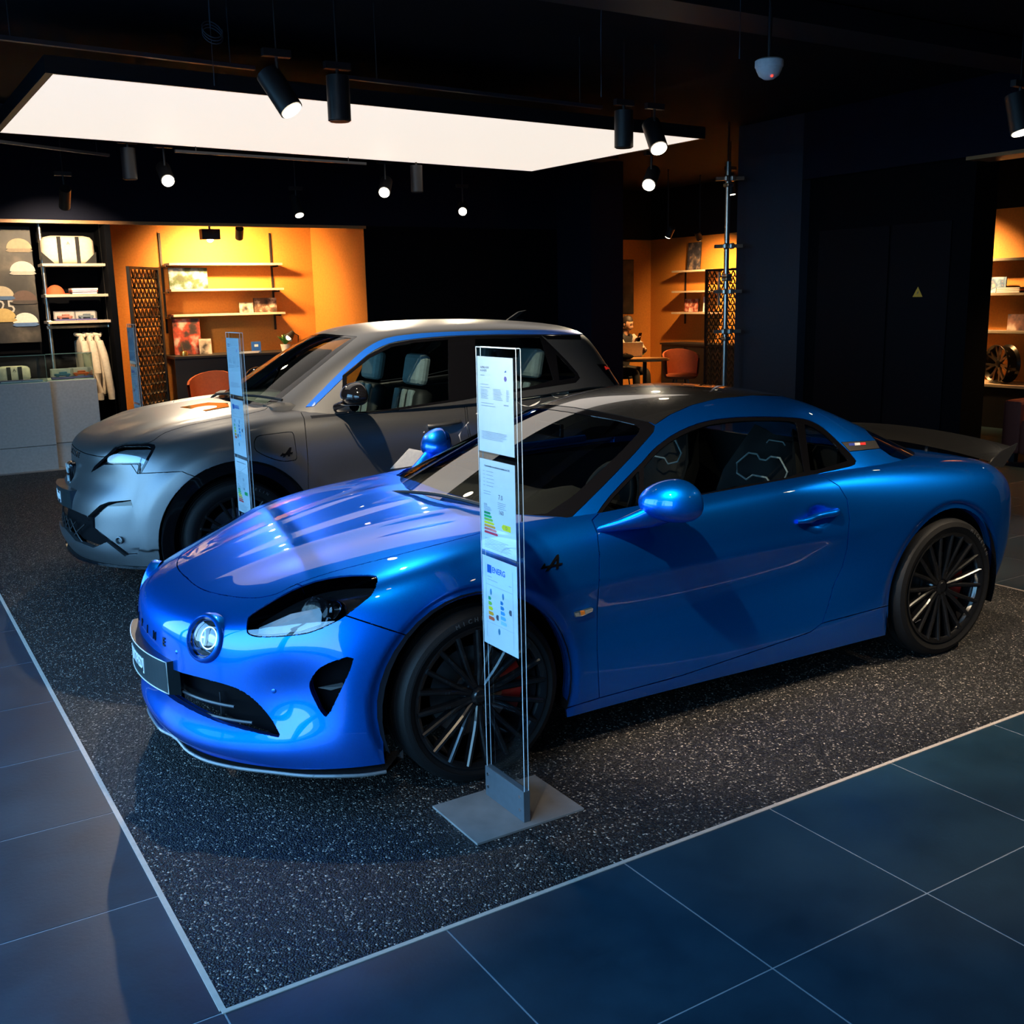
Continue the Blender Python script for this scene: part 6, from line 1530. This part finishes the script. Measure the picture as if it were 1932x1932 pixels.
hd=empty('black_case',onz(1180,678,.74)); tag(hd,'soft black case lying before the laptop on the table','case'); bm=bmesh.new(); bmesh.ops.create_uvsphere(bm,u_segments=18,v_segments=10,radius=1); bmesh.ops.scale(bm,vec=(.14,.09,.04),verts=bm.verts[:]); bmesh.ops.translate(bm,vec=(0,0,.038),verts=bm.verts[:]); bmobj('case_body',bm,M_blk,hd,True); bm=bmesh.new(); tube(bm,[(-.05,0,.075),(0,0,.09),(.05,0,.075)],.006,6); bmobj('case_handle',bm,M_blk,hd)
P=onz(1265,715,.40); chair((P.x+.12,P.y-.1,0),PI*.85,'terracotta shell chair at the round lounge table',.40)
P=onz(1300,735,0); 
# seated person
def person(loc,rz):
    o=empty('person',loc,rz); tag(o,'person in black top with pale sleeves seated at the round table holding a phone','person')
    def skin(name,verts,edges,rad,m,lv=2,root=0):
        me=bpy.data.meshes.new(name); me.from_pydata(verts,edges,[]); ob=bpy.data.objects.new(name,me); COL.objects.link(ob)
        md=ob.modifiers.new('k','SKIN'); md.use_smooth_shade=True
        for k,r in enumerate(rad):
            sv=me.skin_vertices[0].data[k]; sv.radius=(r,r) if not isinstance(r,tuple) else r; sv.use_root=(k==root)
        sd=ob.modifiers.new('s','SUBSURF'); sd.levels=lv; sd.render_levels=lv
        dg=bpy.context.evaluated_depsgraph_get(); mm=bpy.data.meshes.new_from_object(ob.evaluated_get(dg)); bpy.data.objects.remove(ob); mm.materials.clear(); mm.materials.append(m); mm.polygons.foreach_set('use_smooth',np.ones(len(mm.polygons),dtype=bool)); mm.name=name
        return link(bpy.data.objects.new(name,mm),o)
    # local: faces -y, seat at z=.45
    M_top=mat('black_top',(.015,.015,.018),.8); M_slv=mat('pale_sleeve',(.40,.36,.32),.8); M_sk=mat('skin',(.55,.30,.19),.5,var=.03); M_hair=mat('dark_hair',(.02,.012,.009),.6,var=.3,scale=90); M_jean=mat('dark_trousers',(.02,.022,.03),.8)
    V=[(0,0,.52),(0,-.02,.70),(0,-.04,.88),(0,-.06,1.02),(0,-.09,1.10),(.17,-.06,1.02),(-.17,-.06,1.02),(.24,-.08,.82),(.20,-.30,.80),(-.24,-.10,.82),(-.20,-.32,.84),(.10,-.05,.50),(.13,-.42,.50),(.13,-.44,.10),(-.10,-.05,.50),(-.13,-.42,.50),(-.13,-.44,.10),(.13,-.54,.05),(-.13,-.54,.05)]
    E=[(0,1),(1,2),(2,3),(3,4),(3,5),(3,6),(5,7),(7,8),(6,9),(9,10),(0,11),(11,12),(12,13),(0,14),(14,15),(15,16),(13,17),(16,18)]
    R=[(.15,.12),(.14,.11),(.16,.12),(.10,.09),(.055,.055),.07,.07,.052,.042,.052,.042,.09,.07,.05,.09,.07,.05,.04,.04]
    skin('body',V,E,R,M_top)
    # head
    bm=bmesh.new(); bmesh.ops.create_uvsphere(bm,u_segments=28,v_segments=20,radius=1)
    for v in bm.verts:
        x,y,z=v.co; f=max(0,-y)
        v.co=Vector((x*.075*(1-.22*max(0,-z)),y*.095,z*.118))
        if z<-.2: v.co.y-=.012*f
        # nose, brow, chin, eye hollows, mouth
        v.co.y-=.024*math.exp(-((x/.13)**2+((z+.12)/.16)**2))*(1 if y<0 else 0)
        v.co.y+=.008*math.exp(-(((abs(x)-.38)/.16)**2+((z-.10)/.10)**2))*(1 if y<0 else 0)
        v.co.y-=.006*math.exp(-((x/.3)**2+((z+.52)/.10)**2))*(1 if y<0 else 0)
    T_=Matrix.Translation((0,-.125,1.235))@Matrix.Rotation(.35,4,'X')@Matrix.Rotation(.25,4,'Z')
    bmesh.ops.transform(bm,matrix=T_,verts=bm.verts[:]); hd_=bmobj('head',bm,M_sk,o,True,80)
    bm=bmesh.new(); cyl(bm,(0,-.085,1.07),(0,-.115,1.17),.05,.048,16,False); bmobj('neck',bm,M_sk,o,True)
    for s in (-1,1):
        bm=bmesh.new(); bmesh.ops.create_uvsphere(bm,u_segments=10,v_segments=8,radius=1); bmesh.ops.scale(bm,vec=(.010,.018,.03),verts=bm.verts[:]); bmesh.ops.transform(bm,matrix=T_@Matrix.Translation((s*.076,.01,-.01)),verts=bm.verts[:]); bmobj('ear',bm,M_sk,hd_,True)
        bm=bmesh.new(); bmesh.ops.create_uvsphere(bm,u_segments=10,v_segments=8,radius=.011); bmesh.ops.transform(bm,matrix=T_@Matrix.Translation((s*.029,-.078,.012)),verts=bm.verts[:]); bmobj('eye',bm,M_hair,hd_,True)
        bm=bmesh.new(); tube(bm,[T_@Vector((s*.012,-.094,.035)),T_@Vector((s*.03,-.090,.04)),T_@Vector((s*.05,-.076,.034))],.004,6); bmobj('eyebrow',bm,M_hair,hd_)
    bm=bmesh.new(); tube(bm,[T_@Vector((-.022,-.088,-.062)),T_@Vector((0,-.096,-.064)),T_@Vector((.022,-.088,-.062))],.005,6); bmobj('mouth',bm,mat('lips',(.45,.16,.12),.5),hd_)
    bm=bmesh.new(); bmesh.ops.create_uvsphere(bm,u_segments=28,v_segments=18,radius=1)
    for v in bm.verts:
        x,y,z=v.co; v.co=Vector((x*.082,y*.102+.008,z*.122+.012))
    bmesh.ops.delete(bm,geom=[v for v in bm.verts if (v.co.y<-.03 and v.co.z<.065) or v.co.z<-.06],context='VERTS'); bmesh.ops.transform(bm,matrix=T_,verts=bm.verts[:]); bmobj('hair',bm,M_hair,hd_,True,80)
    # sleeves and hands
    for s,el,wr in ((1,(.20,-.30,.80),(.06,-.40,.86)),(-1,(-.20,-.32,.84),(-.16,-.42,.98))):
        bm=bmesh.new(); sh_=Vector((s*.17,-.06,1.02)); el=Vector(el); wr=Vector(wr); md=sh_.lerp(el,.55)+Vector((s*.03,0,0)); tube(bm,[sh_,md,el],[.078,.062,.055],12); bmobj('sleeve',bm,M_slv,o,True,60)
        ex_=(wr-el).normalized(); Vh=[tuple(el),tuple(el.lerp(wr,.6)),tuple(wr),tuple(wr+ex_*.05)]; Eh=[(0,1),(1,2),(2,3)]; Rh=[.04,.032,.026,(.034,.018)]
        side_=ex_.cross(Vector((0,0,1))).normalized(); upv=side_.cross(ex_)
        for q in range(4):
            off=side_*(.024*(q-1.5)/1.5); b0=len(Vh); a=wr+ex_*.055+off; ln=(.032,.038,.036,.028)[q]
            Vh+= [tuple(a),tuple(a+ex_*ln-upv*.008),tuple(a+ex_*ln*1.5-upv*.028)]; Eh+=[(3,b0),(b0,b0+1),(b0+1,b0+2)]; Rh+=[.011,.009,.008]
        b0=len(Vh); a=wr+ex_*.02+side_*.03*s; Vh+=[tuple(a),tuple(a+ex_*.03+side_*.012*s)]; Eh+=[(2,b0),(b0,b0+1)]; Rh+=[.012,.010]
        skin('forearm_and_hand',Vh,Eh,Rh,M_sk)
        if s==-1: boxo('phone',wr+ex_*.075-upv*.02+Vector((0,-.012,.01)),(.07,.009,.14),M_gloss,o,Matrix.Rotation(.3,3,'X'),.003)
    return o
pp=fromview(1172,640,16.5); person((pp.x,pp.y,0),math.atan2(rt.y,rt.x)+.75)
# the stool under the person
o=empty('stool',(pp.x,pp.y,0)); tag(o,'plain dark stool under the seated person','stool'); bm=bmesh.new(); lathe(bm,[(.0005,.43),(.19,.43),(.2,.40),(.18,.38),(.0005,.38)],24); bmobj('seat',bm,M_blk,o,True,50)
for k in range(4):
    a=PI/4+k*PI/2; bm=bmesh.new(); tube(bm,[(.12*math.cos(a),.12*math.sin(a),.38),(.18*math.cos(a),.18*math.sin(a),0)],.012,6); bmobj('leg',bm,M_blackmetal,o)
# --- right alcove: shelves, rim, couch, sign
rs=empty('wall_shelves',(XO,0,0)); tag(rs,'three long shelves on a black upright in the orange alcove behind the partition','shelves')
ya=L_(1795,560,.28).y; yb=L_(2000,560,.28).y; zr_=[L_(1870,v,.28).z for v in (488,553,624)]
for z in zr_: b2('shelf',(-.28,yb,z-.03),(-.01,ya,z),mat('shelf_greyish',(.30,.26,.22),.55),rs,.002)
yu=L_(1864,520).y; b2('upright',(-.025,yu-.014,1.15),(0,yu+.014,L_(1866,425).z),M_blackmetal,rs)
k=cardx(1859,1899,521,552,.14,'blue and white portrait print leaning on the middle alcove shelf',photo('blue_portrait',[(.7,.72,.75),(.25,.42,.65),(.05,.12,.3),(.5,.45,.42)],7,31)); settle(k,zr_[1]+.001)
for q,(px,t) in enumerate(((1905,'black book lying at the front on the middle alcove shelf'),)): 
    for w in range(3):
        p=L_(px+6,545,.14); o=empty('book',(XO-.14,p.y,zr_[1]+.001+w*.022)); tag(o,['black book at the bottom of the pile beside the blue portrait print','dark book in the middle of the pile beside the blue portrait print','black book on top of the pile beside the blue portrait print'][w],'book','books on the alcove shelf'); b2('cover',(-.1,-.16,0),(.1,.16,.021),M_blk if w!=1 else M_terra,o); b2('pages',(-.103,-.15,.003),(0,.15,.018),M_paper,o)
k=cardx(1899,1946,591,622,.14,'striped landscape print on the lowest alcove shelf',photo('stripe_print',[(.04,.03,.05),(.25,.12,.1),(.6,.5,.48)],5,33)); settle(k,zr_[2]+.001)
lg=empty('low_ledge',(XO,0,0)); tag(lg,'low ledge under the alcove shelves carrying a wheel rim','ledge'); zl2=L_(1830,722,.5).z; b2('ledge_top',(-.55,yb,zl2-.03),(-.01,ya+.4,zl2),M_shelf,lg); b2('ledge_body',(-.53,yb,0),(-.02,ya+.38,zl2-.03),M_desk,lg)
P=L_(1889,688,.33); rim=empty('wheel_rim',(P.x,P.y,zl2)); rim.rotation_euler=(0,0,0); tag(rim,'dark alloy wheel rim with seven split spokes on the low ledge','wheel rim'); rr=.235
Mr=Matrix.Translation((0,0,rr))@Matrix.Rotation(-PI/2,4,'Y')@Matrix.Rotation(-.35,4,'X')
bm=bmesh.new(); lathe(bm,[(rr*.88,.055),(rr-.006,.085),(rr,.08),(rr-.02,.05),(rr-.03,-.06),(rr,-.09),(rr-.008,-.095),(rr-.05,-.06),(rr-.045,.03)],48,Mr,closed=True); bmesh.ops.recalc_face_normals(bm,faces=bm.faces[:]); bmobj('rim_barrel',bm,mat('rim_dark',(.05,.045,.04),.3,metal=.9),rim,True,40)
for k in range(7):
    a=2*PI*k/7
    for s in (-1,1):
        bm=bmesh.new(); w=.013
        for_=[(.03,a,.045),(.11,a+s*.06,.055),(rr*.92,a+s*.17,.062)]
        vs=[]
        for (r,b_,z) in for_:
            t=Vector((-math.sin(b_),math.cos(b_),0)); c=Vector((r*math.cos(b_),r*math.sin(b_),z)); vs.append([bm.verts.new(Mr@v) for v in (c-t*w,c+t*w,c+t*w-Vector((0,0,.03)),c-t*w-Vector((0,0,.03)))])
        for A,B in zip(vs,vs[1:]):
            for q in range(4): bm.faces.new((A[q],A[(q+1)%4],B[(q+1)%4],B[q]))
        bm.faces.new(vs[0]); bm.faces.new(vs[-1][::-1]); bmesh.ops.recalc_face_normals(bm,faces=bm.faces[:]); bmobj('spoke',bm,mat('rim_face',(.40,.36,.33),.3,metal=1),rim)
bm=bmesh.new(); lathe(bm,[(.0005,.06),(.03,.06),(.045,.05),(.05,.02)],24,Mr); bmobj('hub',bm,MATS['rim_dark'],rim,True)
cs=empty('couch',(9.9,5.3,0)); tag(cs,'dark terracotta couch in front of the alcove behind the partition','couch'); M_couch=mat('couch_fabric',(.16,.03,.018),.8,bump=.2)
b2('seat_base',(-.45,-2.0,.08),(.45,.62,.42),M_couch,cs,.03); b2('backrest',(.30,-2.0,.42),(.62,.40,.86),M_couch,cs,.05); b2('armrest',(-.45,.62,.08),(.62,.82,.60),M_couch,cs,.04)
for x in (-.4,.4):
    for y in (-1.9,.7): b2('foot',(x-.03,y-.03,0),(x+.03,y+.03,.08),M_blackmetal,cs)
P=onx(1731,551,PX+.1); sg=empty('warning_sign',(PX+.104,P.y,P.z)); tag(sg,'yellow triangular electrical warning sign on the dark cupboard door','sign')
tri=lambda s,x:[(x,s*.055,-s*.045),(x,-s*.055,-s*.045),(x,0,s*.05)]
meshobj('sign_plate',tri(1.0,-.001)+tri(1.0,.002),[(0,1,2),(5,4,3),(0,3,4,1),(1,4,5,2),(2,5,3,0)],mat('sign_yellow',(.65,.34,.03),.6),sg)
bm=bmesh.new(); bm.faces.new([bm.verts.new((-.0018,-u,v)) for u,v in ((-.018,-.030),(.0,-.008),(-.006,-.006),(.014,.018),(.006,-.004),(.012,-.006))]); bmobj('flash_symbol',bm,M_ink,sg)
# --- lamps inside the orange bays
def bay(p,aim,pw,label,boxy=False,ang=95,color=(1,.55,.20)):
    p=Vector(p); o=empty('alcove_lamp',p); tag(o,label,'lamp'); d=(Vector(aim)-p).normalized()
    if boxy: b2('lamp_box',(-.11,-.06,.0),(.11,.06,.12),M_blackmetal,o)
    else:
        bm=bmesh.new(); cyl(bm,d*-.005,d*-.16,.05,.05,18); bmobj('lamp_body',bm,M_blackmetal,o,True)
    bm=bmesh.new(); tube(bm,[(0,0,.02),(0,0,zt+.05-p.z if xL<p.x<xR and p.y>BY else 3.45-p.z)],.012,6); bmobj('stem',bm,M_blackmetal,o)
    bm=bmesh.new(); cyl(bm,d*.0,d*.004,.04,.04,16); bmobj('lamp_face',bm,M_lens,o)
    l=bpy.data.lights.new('bay_light','SPOT'); l.energy=pw; l.color=color; l.spot_size=math.radians(ang); l.spot_blend=.8; l.shadow_soft_size=.05; lo=bpy.data.objects.new('bay_light',l); link(lo,o); lo.matrix_local=frame_at(d*.02,-d)
P=ony(395,432,BY+.45); bay((P.x,BY+.45,2.44),(ony(420,470,AB).x,AB,1.9),BAY*1.4,'black box-shaped lamp in the orange alcove above the shelves',True,160)
P=ony(450,432,BY+.45); bay((P.x,BY+.45,2.46),(ony(440,480,AB).x,AB,1.7),BAY*1.3,'black cylinder lamp in the orange alcove above the shelves',False,160)
P=onx(1238,455,XO-1.2); bay((XO-.9,L_(1400,470).y,2.5),(XO,L_(1360,500).y,1.5),BAY*1.3,'black cylinder lamp over the lounge shelves',False,110)
bay((10.35,12.2,2.5),(pp.x,pp.y,1.0),BAY*1.5,'black cylinder lamp over the round lounge table',False,80)
bay((XO-.9,L_(1868,430).y+.2,2.5),(XO,L_(1850,500).y+.3,1.4),BAY*1.6,'black cylinder lamp over the alcove shelves behind the partition',False,120)
bay((10.7,5.2,2.55),(9.9,5.5,.4),BAY*.5,'black cylinder lamp over the dark couch',False,90)
